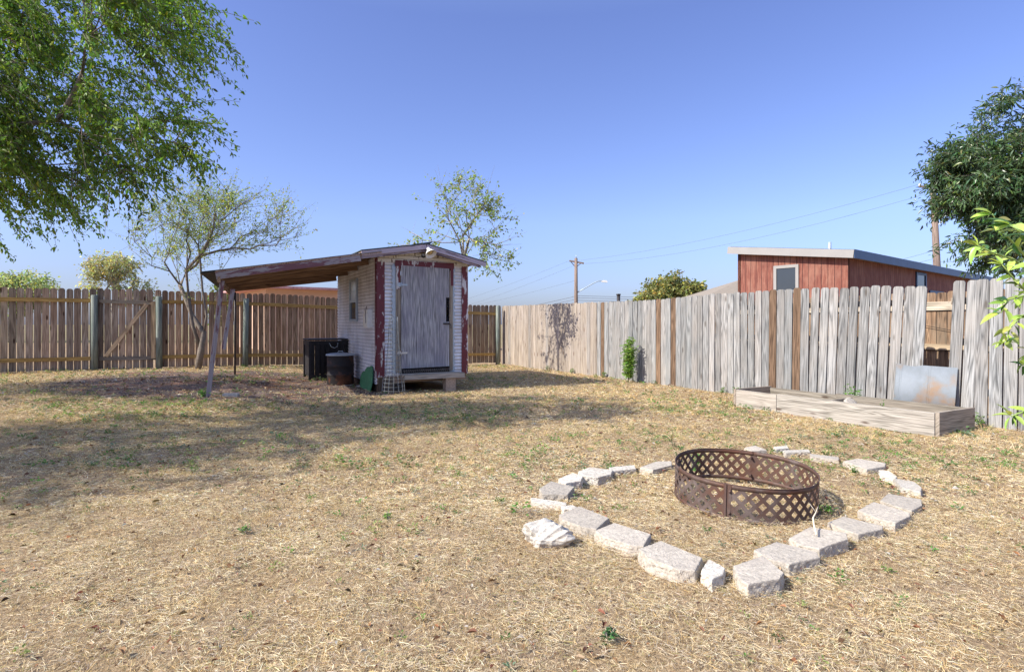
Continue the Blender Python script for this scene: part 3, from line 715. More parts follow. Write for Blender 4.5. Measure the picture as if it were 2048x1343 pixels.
m = MB(); m.beam(C(0, -.012, .09), C(CW, -.012, .09), .07, .02, tint=gray(2)); m.build('frame_rail', M['black'], crate); m = MB(); m.beam(C(0, -.012, .80), C(CW, -.012, .80), .09, .02, tint=gray(1.6)); m.build('frame_rail', M['black'], crate); m = MB(); m.beam(C(-.012, 0, .80), C(-.012, CD, .80), .09, .02, tint=gray(3))
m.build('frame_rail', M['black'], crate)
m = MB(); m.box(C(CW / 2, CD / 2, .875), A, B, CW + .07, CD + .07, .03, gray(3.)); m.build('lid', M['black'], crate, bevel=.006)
m = MB(); m.tube([C(.40, -.03, .80), C(.43, -.05, .72), C(.50, -.06, .69), C(.56, -.05, .72), C(.58, -.03, .80)], .008, 8); m.build('handle', M['galv'], crate)

bc = S(-.36, 1.42, 0); bcz = g(bc.x, bc.y) - .01
drum = thing('drum', 'rusty black metal drum with a pale lid standing against the shed wall', 'drum', (bc.x, bc.y, bcz))
m = MB(); prof = [(0, .02), (.255, .02), (.262, .04)]
for h in (.22, .40): prof += [(.262, h - .02), (.27, h - .006), (.27, h + .006), (.262, h + .02)]
prof += [(.262, .60), (.268, .62), (.25, .62)]
m.lathe(prof, (bc.x, bc.y, bcz), 32); m.build('barrel', M['rust_dark'], drum)
m = MB(); m.lathe([(0, .655), (.05, .66), (.2, .65), (.285, .635), (.292, .61), (.28, .605), (0, .61)], (bc.x, bc.y, bcz), 32); lid = m.build('lid', M['galv'], drum)
m = MB(); m.tube([(bc.x - .06, bc.y, bcz + .655), (bc.x - .04, bc.y, bcz + .69), (bc.x + .04, bc.y, bcz + .69), (bc.x + .06, bc.y, bcz + .655)], .008, 8); m.build('handle', M['galv'], lid)
m = MB(); m.lathe([(.0, 0), (.24, 0), (.255, .0), (.25, .055), (.2, .06), (0, .06)], (bc.x, bc.y, bcz), 28); m.build('base_ring', M['white'], drum)

# green cactus-shaped painted board against the wall
cb = S(-.10, .42, 0); cz = g(cb.x, cb.y) - .03
out = [(-.42, 0), (-.52, .10), (-.54, .22), (-.46, .33), (-.34, .37), (-.27, .34), (-.24, .40), (-.12, .46), (-.02, .47), (.05, .43), (.07, .49), (.16, .50), (.25, .44), (.30, .30), (.31, .14), (.27, .04), (.22, -.06), (.1, -.02)]
m = MB(); m.prism([(-a_, b_) for a_, b_ in out][::-1], (cb.x, cb.y, cz), B, (UP + A * .12), .016)
tag(m.build('painted_panel', M['green_paint'], None, (cb.x, cb.y, cz)), 'ragged rounded board painted green leaning at the foot of the shed wall', 'painted board')

# rocks / bricks near the shed
def rock(name, label, cat, c, sx, sy, sz, rot=0, mat='limestone', seed=0, group=None, rough=.18, crag=0):
    r = np.random.default_rng(seed); import bmesh
    bm = bmesh.new(); bmesh.ops.create_icosphere(bm, subdivisions=6 if crag else 4, radius=1)
    ph = r.uniform(0, 6, (14, 3)); fr = r.normal(size=(14, 3)) * np.linspace(1.2, 7, 14)[:, None]
    cuts = [(unit(r.normal(size=(1, 3)))[0], r.uniform(.55, .8)) for _ in range(11)]
    for v in bm.verts:
        p = np.array(v.co)
        for n_, d_ in cuts:
            e = p @ n_ - d_
            if e > 0: p = p - n_ * e * .92
        if crag:
            q = p * 1.0
            rd = sum(abs(math.sin(float(fr[i + 4] @ q * 1.7 + ph[i][1]))) / (1.4 + i * .5) for i in range(9)) / 3.2 - .5
            p = p * (1 - crag * (rd + .5) ** 1.5)
        k = 1 + rough * sum(math.sin(float(fr[i] @ p + ph[i][0])) / (1.5 + i * .8) for i in range(14)) * .35
        p = p * k
        v.co = (p[0] * sx, p[1] * sy, max(p[2], -.6) * sz)
    bmesh.ops.rotate(bm, cent=(0, 0, 0), matrix=Matrix.Rotation(rot, 3, 'Z'), verts=bm.verts)
    me = bpy.data.meshes.new(name); bm.to_mesh(me); bm.free(); me.materials.append(M[mat])
    ca = me.color_attributes.new('tint', 'FLOAT_COLOR', 'POINT'); ca.data.foreach_set('color', [1.0] * (4 * len(me.vertices)))
    o = bpy.data.objects.new(name, me); link(o); o.location = c; tag(o, label, cat, group); return o
p = onz(742, 772, .02); rock('stone', 'pale flat stone on the ground at the foot of the green painted board', 'stone', (p.x - .15, p.y - .2, .03), .17, .10, .05, .3, seed=3)
p = onz(462, 793, .1); m = MB(); m.box((p.x, p.y, g(p.x, p.y) + .02), (1, .1, 0), (-.1, 1, 0), .24, .1, .07)
tag(m.build('brick', M['limestone'], None, (p.x, p.y, g(p.x, p.y)), bevel=.008), 'small white brick lying in the dirt by the slanting post', 'brick')

# wire tomato cage in front of the shed corner
cc = S(.20, -.34, 0); ccz = g(cc.x, cc.y)
cage = thing('tomato_cage', 'upturned cone of wire mesh standing before the left corner of the shed', 'plant cage', (cc.x, cc.y, ccz))
m = MB(); n = 14
def cr(h): return .215 * (1 - h / 1.55) + .035 if h > .28 else .215 - .02 * h / .28
prof = [0, .07, .14, .21, .28, .36, .44, .52, .60, .70, .80, .92, 1.04, 1.16, 1.28, 1.40]
def crad(h): return float(np.interp(h, [0, .28, .30, .9, 1.4], [.215, .185, .15, .10, .075]))
for h in prof: m = MB(); m.tube([(cc.x + crad(h) * math.cos(t), cc.y + crad(h) * math.sin(t), ccz + h) for t in np.linspace(0, 2 * math.pi, 19)], .0032, 5, cap=False); m.build('hoop', M['cage_wire'], cage)
m = MB()
for k in range(n):
    t = 2 * math.pi * k / n; m.tube([(cc.x + crad(h) * math.cos(t + .1 * h), cc.y + crad(h) * math.sin(t + .1 * h), ccz + h) for h in prof], .0032, 5)
m.build('uprights', M['cage_wire'], cage)

# ------------------------------------------------------------------ raised bed, metal sheet
FR = Vector((4.82, 6.56, 0)); BL, BD, BH = 2.74, .80, .27
def Bd(l, d, z): return FR + B * l + A * d + UP * z             # l away along fence, d toward the fence
bed = thing('raised_bed', 'empty raised garden bed of weathered grey boards along the silver fence', 'garden bed', FR)
m = MB(); m.beam(Bd(0, 0, BH / 2), Bd(BL * .74, 0, BH / 2), BH, .04); m.build('front_board', M['bed'], bed)
m = MB(); m.beam(Bd(BL * .743, 0, BH / 2 - .003), Bd(BL, 0, BH / 2 - .003), BH - .006, .04, tint=(1.02, 1, .98)); m.build('front_board', M['bed'], bed)
m = MB(); m.beam(Bd(0.0, BD, BH / 2), Bd(BL * .6, BD, BH / 2), BH, .04, tint=(.62, .60, .56)); m.beam(Bd(BL * .6, BD, BH / 2 - .01), Bd(BL, BD, BH / 2 - .01), BH - .01, .04, tint=(.66, .64, .60)); m.build('rear_board', M['bed'], bed)
m = MB(); m.beam(Bd(-.022, .0, BH / 2 + .004), Bd(-.022, BD + .02, BH / 2 + .004), BH + .012, .042, tint=(.9, .85, .8)); m.build('end_board', M['bed'], bed)
m = MB(); m.beam(Bd(BL + .022, -.025, BH / 2), Bd(BL + .022, BD + .02, BH / 2), BH + .01, .04, tint=(.8, .72, .66)); m.build('end_board', M['bed'], bed)
m = MB(); m.beam(Bd(BL * .52, .03, .20), Bd(BL * .52, BD - .03, .22), .05, .04, up=(0, 0, 1), tint=(.9, .86, .8)); m.build('cross_brace', M['bed'], bed)
m = MB(); nn = 18; vs = []; fs = []
for i in range(nn + 1):
    for j in range(7): vs.append(Bd(BL * i / nn, .02 + (BD - .04) * j / 6, .04 + .03 * math.sin(i * 1.3 + j) * math.cos(j * 1.7)))
for i in range(nn):
    for j in range(6): k = i * 7 + j; fs.append((k, k + 1, k + 8, k + 7))
m.add(vs, fs, None, smooth=True); soil = m.build('soil', M['ground'], bed)
q_ = Bd(BL * .47, .52, .17); rock('stone', 'rough grey lump of concrete lying inside the raised garden bed', 'stone', q_, .16, .09, .10, .5, 'concrete', 9)

sx0 = side_at(1797)[0]; sx1 = side_at(1920)[0]
ms = MB(); L_ = (sx1 - sx0).length; n = 80; vs = []; fs = []
for i in range(n + 1):
    u = i / n; x = u * L_; rib = .012 * max(0, 1 - abs((x % (L_ * .48)) - .07) / .014)
    top = .74 - .012 * u - (.022 if .08 < u < .45 else 0) * math.sin((u - .08) / .37 * math.pi)
    for (h, off) in ((0.0, .17), (top * .5, .11), (top, .055)):
        vs.append(sx0 + D * x - A * (off + rib) + UP * (h - .01))
for i in range(n):
    for j in range(2): k = i * 3 + j; fs.append((k, k + 3, k + 4, k + 1))
ms.add(vs, fs, None, smooth=True); so = ms.build('metal_sheet', M['galv_rust'], None, (sx0.x, sx0.y, 0)); so.modifiers.new('t', 'SOLIDIFY').thickness = .002
tag(so, 'ribbed galvanised sheet with rust stains leaning on the fence behind the raised bed', 'metal sheet')

# ------------------------------------------------------------------ fire ring
RC = Vector((1.672, 4.16, 0)); RR = .482; RH = .235
rz0 = g(RC.x, RC.y) - .015
TILT = Matrix.Rotation(R(1.6), 3, 'Y')
ring = thing('fire_ring', 'rusty steel fire pit ring with lattice cut-outs in the dry grass', 'fire pit', (RC.x, RC.y, 0))
def rp_(th, z, r=RR): return Vector((RC.x + r * math.cos(th) * (1 + .008 * math.sin(2 * th)), RC.y + r * math.sin(th), rz0)) + TILT @ Vector((0, 0, z)) + UP * (.028 * (math.sin(th) + .9) - .012 * math.cos(th) + .004 * math.sin(3 * th + 1))
def ring_panel(t0, t1, rr):
    """curved plate with diamond windows"""
    m = MB(); NC = max(1, round(math.degrees(t1 - t0) / 10.0)); zb, zt_ = .028, RH - .032
    nth = NC
    hole = .31                                                  # half diagonal of the window in cell units
    def quad(us, zs, ff):
        m.add([rp_(t0 + (t1 - t0) * u / nth, z, rr) for u, z in zip(us, zs)], [ff], None)
    def arcband(z0, z1):
        N = 40
        vs = []
        for i in range(N + 1):
            th = t0 + (t1 - t0) * i / N; vs += [rp_(th, z0, rr), rp_(th, z1, rr)]
        m.add(vs, [(2 * i, 2 * i + 2, 2 * i + 3, 2 * i + 1) for i in range(N)], None, smooth=True)
    arcband(0, zb); arcband(zt_, RH)
    # punched plate: every window sits in a diamond tile of solid metal
    W_ = .295; P_ = lambda u, v: rp_(t0 + (t1 - t0) * min(max(u, 0), NC) / NC, zb + (zt_ - zb) * v / 2, rr)
    def tile(cu, cv):
        o = [(.5, 0), (0, .5), (-.5, 0), (0, -.5)]; n_ = [(W_, 0), (0, W_), (-W_, 0), (0, -W_)]
        for k in range(4):
            k2 = (k + 1) % 4; q4 = [(cu + a_, cv + b_) for a_, b_ in (n_[k], o[k], o[k2], n_[k2])]
            if any(v_ < -.01 or v_ > 2.01 or u_ < -.01 or u_ > NC + .01 for u_, v_ in q4): continue
            m.add([P_(*q_) for q_ in q4], [(0, 1, 2, 3)], None)
    for k in range(NC + 1):
        for v_ in (.5, 1.5): tile(k, v_)
        if k < NC:
            for v_ in (0, 1, 2): tile(k + .5, v_)
    # seam plates
    for (ta, tb) in ((t0, t0 + .05), (t1 - .05, t1)):
        N = 3; vs = []
        for i in range(N + 1):
            th = ta + (tb - ta) * i / N; vs += [rp_(th, 0.0, rr + .0022), rp_(th, RH, rr + .0022)]
        m.add(vs, [(2 * i, 2 * i + 2, 2 * i + 3, 2 * i + 1) for i in range(N)], None)
    return m
th_f = math.atan2(-RR * .97, -.21) ; seams = [R(-127), R(-7), R(113 - 60 + 7)]
seams = [R(-124), R(60), R(146)]
segs = [(seams[0], seams[1]), (seams[1], seams[2]), (seams[2], seams[0] + 2 * math.pi)]
for k, (a_, b_) in enumerate(segs):
    o = ring_panel(a_, b_, RR + (.0015 if k == 1 else 0)).build('lattice_panel', M['rust_ring'], ring); o.modifiers.new('t', 'SOLIDIFY').thickness = .0025
m = MB(); N = 96
for zz, r_ in ((RH, .003),):
    m.tube([rp_(2 * math.pi * i / N, zz) for i in range(N + 1)], r_, 8, cap=False)
m.build('rim', M['rust_rim'], ring)
for th in seams:
    b_ = MB(); tg = Vector((-math.sin(th), math.cos(th), 0)); nr = Vector((math.cos(th), math.sin(th), 0))
    b_.beam(rp_(th - .02, 0, RR + .008), rp_(th - .02, RH, RR + .008), .012, .004, up=tg)
    br = b_.build('bracket', M['rust_rim'], ring)
    for z in (.05, RH - .045):
        q2 = MB(); q2.lathe([(0, .012), (.007, .010), (.009, .0), (.009, -.03), (.007, -.038), (0, -.04)], rp_(th + .035, z, RR + .004), 10, nr); q2.build('bolt', M['rust_rim'], br)

# ------------------------------------------------------------------ blocks round the fire ring
def Zm(x, y): return (1020 + x / 2.327, 860 + y / 2.327)
GB = 'pale concrete edging blocks laid around the fire ring'
blocks = [
 ([(96, 312), (262, 334), (264, 352), (100, 330)], .05, 'narrow white block lying edge-on at the far left end of the block ring', 'limestone'),
 ([(135, 272), (190, 234), (300, 262), (268, 300), (150, 297)], .07, 'grey cut-cornered block just behind the narrow white edge-on block', 'concrete'),
 ([(225, 225), (290, 195), (342, 210), (330, 236), (258, 248)], .06, 'small chipped white block between the cut-cornered grey block and the flat pale one', 'limestone'),
 ([(318, 192), (370, 172), (478, 182), (470, 202), (410, 218), (345, 212)], .065, 'flat pale block with rough front, third from the fire ring going left', 'limestone'),
 ([(460, 172), (580, 160), (586, 178), (472, 190)], .05, 'thin grooved white block, second from the fire ring going left', 'limestone'),
 ([(605, 172), (680, 144), (752, 142), (752, 162), (665, 185)], .06, 'flat grey block whose right end nearly touches the left side of the fire ring', 'concrete'),
 ([(1090, 80), (1140, 70), (1195, 92), (1125, 96)], .06, 'block almost hidden behind the far rim of the fire ring', 'concrete'),
 ([(1226, 76), (1288, 70), (1298, 82), (1238, 88)], .06, 'smallest pale block in the far row behind the fire ring', 'limestone'),
 ([(1268, 92), (1390, 88), (1398, 100), (1282, 104)], .05, 'thin flat block at the far side, just right of the smallest pale block', 'limestone'),
 ([(1395, 108), (1530, 122), (1532, 138), (1402, 124)], .05, 'long narrow sunken block between the thin flat one and the thick far right one', 'concrete'),
 ([(1550, 142), (1620, 130), (1750, 152), (1745, 168), (1660, 182)], .06, 'thick flat grey block in the far right row nearest the garden bed corner', 'concrete'),
 ([(1715, 184), (1762, 186), (1802, 214), (1790, 228), (1726, 206)], .05, 'small white wedge of block with a weed beside it, right of the fire ring', 'limestone'),
 ([(1780, 220), (1880, 238), (1918, 268), (1912, 290), (1822, 264)], .055, 'long white tilted block at the far right turn of the ring', 'limestone'),
 ([(1722, 325), (1758, 296), (1915, 322), (1918, 348), (1870, 372), (1790, 350)], .06, 'rightmost flat block with a ridge along its left edge', 'concrete'),
 ([(1618, 368), (1692, 330), (1862, 385), (1862, 402), (1792, 432), (1700, 405)], .06, 'large flat block with a raised left edge, touching the rightmost block', 'concrete'),
 ([(1478, 430), (1550, 402), (1735, 440), (1735, 456), (1620, 482), (1540, 458)], .055, 'smooth flat block standing apart by a gap, third from the right end', 'concrete'),
 ([(1298, 496), (1395, 450), (1565, 480), (1572, 508), (1440, 548), (1350, 528)], .075, 'thick block with a twig lying against its top, front right of the fire ring', 'concrete'),
 ([(1133, 560), (1240, 518), (1428, 560), (1442, 588), (1300, 622), (1205, 600)], .08, 'large thick block with a rough front face, behind the nearest corner block', 'concrete'),
 ([(1038, 628), (1180, 578), (1275, 662), (1255, 690), (1108, 716), (1066, 692)], .085, 'nearest square block with cut corners at the front tip of the ring', 'concrete'),
 ([(890, 650), (925, 598), (1000, 638), (992, 668), (940, 690)], .085, 'small broken white chunk standing between the two front blocks', 'limestone'),
 ([(598, 552), (702, 514), (896, 590), (862, 650), (780, 645), (640, 592)], .085, 'big slab with a rough front edge, front left next to the broken white chunk', 'concrete'),
 ([(393, 466), (485, 430), (656, 482), (622, 537), (560, 532), (440, 496)], .075, 'grey slab second to the right of the craggy boulder', 'concrete'),
 ([(228, 388), (322, 350), (462, 410), (402, 462), (335, 450), (242, 412)], .07, 'flat slab directly behind the craggy white boulder', 'concrete'),
 ([(238, 352), (290, 346), (312, 356), (300, 366), (250, 364)], .055, 'little white fragment tucked behind the slab above the boulder', 'limestone'),
]
POLYS = []
import bmesh
for bi, (pts, h, lab, mt) in enumerate(blocks):
    h = h * .82
    r = random.Random(bi + 40); base = 0.0
    w = [onz(*Zm(x, y), h) for x, y in pts]; c = sum((v for v in w), Vector()) / len(w)
    gzz = g(c.x, c.y); tx, ty = r.uniform(-.03, .03), r.uniform(-.02, .03)
    bm = bmesh.new(); top = []; bot = []
    for v in w:
        dzz = tx * (v.x - c.x) + ty * (v.y - c.y); top.append(bm.verts.new((v.x - c.x, v.y - c.y, h + dzz - gzz)))
        k = 1.05; bot.append(bm.verts.new(((v.x - c.x) * k, (v.y - c.y) * k, -.05)))
    n = len(w); bm.faces.new(top); bm.faces.new(bot[::-1])
    for i in range(n): bm.faces.new((bot[i], bot[(i + 1) % n], top[(i + 1) % n], top[i]))
    bmesh.ops.recalc_face_normals(bm, faces=bm.faces)
    bmesh.ops.bevel(bm, geom=list(bm.edges), offset=.006, segments=2, affect='EDGES', profile=.6)
    bmesh.ops.triangulate(bm, faces=bm.faces)
    for _ in range(5):
        le = [e for e in bm.edges if e.calc_length() > .016]
        if not le: break
        bmesh.ops.subdivide_edges(bm, edges=le, cuts=1); bmesh.ops.triangulate(bm, faces=bm.faces)
    zt_ = h - gzz
    for v in bm.verts:
        p_ = np.array(v.co) * 1.0; side = v.co.z < zt_ - .012
        a1 = math.sin(p_[0] * 95 + bi) * math.sin(p_[1] * 88 + 2 * bi) * math.sin(p_[2] * 110 + bi); a2 = math.sin(p_[0] * 210 + p_[2] * 190 + bi) * math.sin(p_[1] * 230 + p_[2] * 90)
        amp = (.0042 if side else .0010) * (1.7 if mt == 'limestone' else 1)
        dd = Vector((v.co.x, v.co.y, 0)); dd = dd.normalized() if dd.length > 1e-5 else dd
        v.co += (dd if side else UP) * (a1 * amp + a2 * amp * .6) + UP * r.gauss(0, .0006)
    me = bpy.data.meshes.new('edging_block'); bm.to_mesh(me); bm.free(); me.materials.append(M[mt])
    k = r.uniform(.85, 1.1); ca = me.color_attributes.new('tint', 'FLOAT_COLOR', 'POINT'); ca.data.foreach_set('color', [k, k * .985, k * .96, 1.0] * len(me.vertices))
    o = bpy.data.objects.new('edging_block', me); link(o); o.location = (c.x, c.y, gzz); tag(o, lab, 'block', GB)
    POLYS.append(np.array([(c.x + (v.x - c.x) * .98, c.y + (v.y - c.y) * .98) for v in w]))
bp = onz(1098, 1090, 0); rock('boulder', 'craggy white limestone boulder sitting outside the ring of blocks at the front left', 'boulder', (bp.x, bp.y + .05, .015),   .20, .15, .125, .2, seed=21, rough=.5, crag=.24)
POLYS.append(np.array([(bp.x - .15, bp.y - .06), (bp.x + .15, bp.y - .06), (bp.x + .15, bp.y + .13), (bp.x - .15, bp.y + .13)]))
POLYS.append(np.array([tuple(Bd(-.05, -.04, 0))[:2], tuple(Bd(BL + .05, -.04, 0))[:2], tuple(Bd(BL + .05, BD + .04, 0))[:2], tuple(Bd(-.05, BD + .04, 0))[:2]]))
POLYS.append(np.array([tuple(S(0, -.02, 0))[:2], tuple(S(W_SH, -.02, 0))[:2], tuple(S(W_SH, L_SH, 0))[:2], tuple(S(0, L_SH, 0))[:2]]))
tw = [onz(1633, 1068, .08), onz(1628, 1050, .10), onz(1626, 1035, .13), onz(1632, 1024, .14), onz(1636, 1012, .16)]
m = MB(); m.tube(tw, [.006, .005, .005, .004, .002], 6, (2.2, 2.1, 1.9)); m.tube([tw[3], tw[3] + Vector((-.03, .02, .05))], [.003, .001], 5, (2, 2, 2))
tag(m.build('twig', M['bark_pale'], None, tuple(tw[0])), 'pale bent twig propped on a block in front of the fire ring', 'twig')

# ------------------------------------------------------------------ grass, weeds, leaf litter (uncountable)
def inpoly(x, y, poly):
    ins = np.zeros(len(x), bool); n = len(poly); j = n - 1
    for i in range(n):
        xi, yi = poly[i]; xj, yj = poly[j]
        c = ((yi > y) != (yj > y)) & (x < (xj - xi) * (y - yi) / (yj - yi + 1e-12) + xi); ins ^= c; j = i
    return ins
def sn(x, y, f, s):                                             # cheap smooth noise 0..1
    v = np.zeros_like(x); a = 1; tot = 0
    for k in range(5):
        th = s * 1.7 + k * 2.4; v += a * np.sin((x * math.cos(th) + y * math.sin(th)) * f * 1.6 ** k + s * 3 + k) * np.cos((x * math.sin(th) - y * math.cos(th)) * f * 1.4 ** k + s + 2 * k); tot += a; a *= .72
    return np.clip(.5 + v / tot, 0, 1)
def scatter(n, y0, y1, margin=.6):
    """points spread evenly over the visible wedge of yard between depths y0,y1, kept inside the fences"""
    y = np.sqrt(rng.uniform(y0 ** 2, y1 ** 2, n)); x = rng.uniform(-.93, .93, n) * y + rng.uniform(-margin, margin, n)
    rel = np.stack([x - CORNER.x, y - CORNER.y], 1); a_ = rel @ np.array(A[:2]); b_ = rel @ np.array(B[:2])
    k = (a_ < -.03) & (b_ < .3)
    x, y = x[k], y[k]
    for p_ in POLYS:
        c = p_.mean(0); rr = np.max(np.linalg.norm(p_ - c, axis=1)); near = (np.abs(x - c[0]) < rr) & (np.abs(y - c[1]) < rr)
        ins = np.zeros(len(x), bool); ins[near] = inpoly(x[near], y[near], p_); x, y = x[~ins], y[~ins]
    return x, y
def dirtmask(x, y): return np.clip(1.25 - ((x + 5.4) / 3.4) ** 2 - ((y - 11.2) / 2.5) ** 2, 0, 1)

def grass_batch(n, y0, y1, Lm, Wd):
    x, y = scatter(n, y0, y1); keep = rng.uniform(size=len(x)) > .93 * dirtmask(x, y) ** .7
    keep &= rng.uniform(size=len(x)) < .25 + .55 * sn(x, y, 2.6, 1.0) + .6 * (sn(x, y, 11, 5.0) - .25)
    x, y = x[keep], y[keep]; N = len(x)
    tuft = sn(x, y, 5.5, 2.0); lying = rng.uniform(size=N) < .74 - .45 * (tuft > .56)
    el = np.where(lying, np.abs(rng.normal(.08, .12, N)), rng.uniform(.35, 1.35, N)); az = rng.uniform(0, 2 * np.pi, N)
    L = Lm * rng.lognormal(0, .35, N) * np.where(lying, 1.25, .62); 
    d = np.stack([np.cos(az) * np.cos(el), np.sin(az) * np.cos(el), np.sin(el)], 1)
    s = unit(np.cross(d, np.array([0, 0, 1.0]) + rng.normal(0, .5, (N, 3)))) * (Wd * rng.uniform(.6, 1.3, N))[:, None]
    z = gz(x, y) + np.where(lying, rng.uniform(0, .028, N), -.004)
    p = np.stack([x, y, z], 1); droop = np.array([0, 0, -1.0]) * (L * np.where(lying, .08, .22))[:, None]
    curl = np.cross(d, np.array([0, 0, 1.0])) * (L * rng.normal(0, .26, N))[:, None]
    mid = p + d * L[:, None] * .55 + curl * .3 - droop * .15; tip = p + d * L[:, None] + curl + droop
    tip[:, 2] = np.maximum(tip[:, 2], gz(tip[:, 0], tip[:, 1]) + .002)
    V = np.stack([p - s, p + s, mid + s * .8, mid - s * .8, tip], 1).reshape(-1, 3)
    i = np.arange(N)[:, None] * 5; lo = (i + np.array([0, 1, 2, 3, 3, 2, 4])[None]).ravel(); sz = np.tile([4, 3], N)
    pal = np.array([[.79, .66, .42], [.72, .57, .34], [.64, .45, .20], [.84, .74, .53], [.28, .17, .10], [.36, .36, .13], [.50, .41, .34]])
    pr = np.array([.24, .18, .15, .16, .11, .06, .10]); idx = rng.choice(7, N, p=pr)
    gpatch = sn(x, y, .9, 4.0); gold = (.25 + sn(x, y, 1.3, 9.0)) * sstep(y, 4, 8); sw = rng.uniform(size=N) < gold * .55; idx[sw] = rng.choice([2, 4, 5], int(sw.sum()), p=[.62, .18, .20])
    c = pal[idx] * (1 + .2 * rng.normal(size=(N, 1))) * (.80 + .25 * gpatch[:, None] + .22 * (sn(x, y, 4.5, 3.0)[:, None] - .4))
    return V, lo, sz, np.repeat(np.clip(c, .02, .9), 5, axis=0)
def merge(bs):
    Vs, Ls, Ss, Cs = [], [], [], []; off = 0
    for V, lo, sz, c in bs: Vs.append(V); Ls.append(lo + off); Ss.append(sz); Cs.append(c); off += len(V)
    return np.concatenate(Vs), np.concatenate(Ls), np.concatenate(Ss), np.concatenate(Cs)
bt = [grass_batch(400000, 1.7, 4.2, .026, .00075), grass_batch(340000, 4.0, 7.5, .030, .0013), grass_batch(190000, 7.3, 12, .046, .0026), grass_batch(70000, 11.8, 18.6, .065, .0045)]
def tufts(n, y0, y1, L0, Wd, per=13):
    x, y = scatter(n, y0, y1); k = (rng.uniform(size=len(x)) < sn(x, y, 1.7, 6.0) ** 1.5 * 1.5) & (dirtmask(x, y) < .2); x, y = x[k], y[k]; N0 = len(x); N = N0 * per
    s0 = np.repeat(rng.lognormal(0, .3, N0), per); az = rng.uniform(0, 2 * np.pi, N); r_ = rng.uniform(0, 1, N) * .022 * s0
    px_ = np.repeat(x, per) + np.cos(az) * r_; py_ = np.repeat(y, per) + np.sin(az) * r_; el = rng.uniform(.7, 1.5, N)
    d = np.stack([np.cos(az) * np.cos(el), np.sin(az) * np.cos(el), np.sin(el)], 1); L = L0 * s0 * rng.uniform(.5, 1.2, N)
    s = unit(np.cross(d, rng.normal(0, 1, (N, 3)))) * (Wd * rng.uniform(.6, 1.2, N))[:, None]; p = np.stack([px_, py_, gz(px_, py_) - .004], 1)
    mid = p + d * L[:, None] * .55; tip = p + d * L[:, None] + np.stack([np.cos(az), np.sin(az), -np.ones(N) * .6], 1) * (L * .22)[:, None]
    V = np.stack([p - s, p + s, mid + s * .8, mid - s * .8, tip], 1).reshape(-1, 3); i = np.arange(N)[:, None] * 5
    base = np.array([[.70, .52, .26], [.62, .44, .20], [.74, .60, .36], [.44, .42, .18]])[np.repeat(rng.choice(4, N0, p=[.35, .25, .27, .13]), per)]
    c = base * (1 + .18 * rng.normal(size=(N, 1)))
    return V, (i + np.array([0, 1, 2, 3, 3, 2, 4])[None]).ravel(), np.tile([4, 3], N), np.repeat(np.clip(c, .02, .9), 5, axis=0)
bt += [tufts(2600, 1.8, 5, .042, .0008), tufts(5200, 5, 9.5, .05, .0014), tufts(4200, 9.5, 18, .06, .0026)]
V, lo, sz, c = merge(bt)
tag(build_np('dry_grass', V, lo, sz, c, M['straw']), 'dry straw coloured mown grass covering the yard', 'grass', kind='stuff')

def weeds(n, y0, y1, size):
    x, y = scatter(n, y0, y1); dens = sn(x, y, 1.1, 7.0); k = (rng.uniform(size=len(x)) < dens ** 2 * 1.6) ; x, y = x[k], y[k]; N = len(x); per = 12
    sc = size * rng.lognormal(0, .35, N)
    cx = np.repeat(x, per); cy = np.repeat(y, per); s_ = np.repeat(sc, per); K = N * per
    az = rng.uniform(0, 2 * np.pi, K); rr = rng.uniform(0, 1, K) * s_
    px_ = cx + np.cos(az) * rr; py_ = cy + np.sin(az) * rr; pz = gz(px_, py_) + rng.uniform(.25, 1.5, K) * s_ * .8
    el = rng.uniform(-.1, .8, K); d = np.stack([np.cos(az) * np.cos(el), np.sin(az) * np.cos(el), np.sin(el)], 1)
    nr = np.tile([0, 0, 1.0], (K, 1)) + rng.normal(0, .4, (K, 3))
    col = jit((.13, .24, .06), N, .25, .12); col[rng.uniform(size=N) < .25] = np.array([.30, .36, .13]); col[rng.uniform(size=N) < .15] = np.array([.16, .24, .15])
    return leaf_mesh(np.stack([px_, py_, pz], 1), d, nr, s_ * .62, s_ * .38, np.repeat(col, per, axis=0))
V, lo, sz, c = merge([weeds(1100, 1.8, 5, .020), weeds(6000, 5, 9, .024), weeds(4600, 9, 18, .034)])
tag(build_np('weeds', V, lo, sz, c, M['leaf']), 'small green weeds scattered through the dry grass', 'weeds', kind='stuff')

def litter(n, y0, y1, L0, under=False):
    x, y = scatter(n, y0, y1)
    if under:
        x = rng.normal(-5.2, 1.7, n); y = rng.normal(11.0, 1.2, n); rel = np.stack([x - P0.x, y - P0.y], 1); a_ = rel @ np.array(A[:2]); b_ = rel @ np.array(B[:2])
        k = (a_ < -.05) & ((x - CORNER.x) * B.x + (y - CORNER.y) * B.y < -.1); x, y = x[k], y[k]
    N = len(x); az = rng.uniform(0, 2 * np.pi, N); el = rng.normal(.1, .25, N)
    d = np.stack([np.cos(az) * np.cos(el), np.sin(az) * np.cos(el), np.sin(el)], 1); nr = np.tile([0, 0, 1.0], (N, 1)) + rng.normal(0, .35, (N, 3))
    col = jit((.21, .115, .065), N, .35, .12); col[rng.uniform(size=N) < .3] = np.array([.40, .29, .18]); col[rng.uniform(size=N) < .1] = np.array([.50, .47, .42])
    L = L0 * rng.lognormal(0, .3, N)
    return leaf_mesh(np.stack([x, y, gz(x, y) + rng.uniform(.008, .03, N)], 1), d, nr, L, L * .5, col, fold=.35, bend=.3)
V, lo, sz, c = merge([litter(1900, 1.8, 6, .026), litter(5200, 1.8, 6, .012), litter(2200, 6, 14, .036), litter(4500, 5, 14, .02), litter(700, 0, 1, .04, True)])
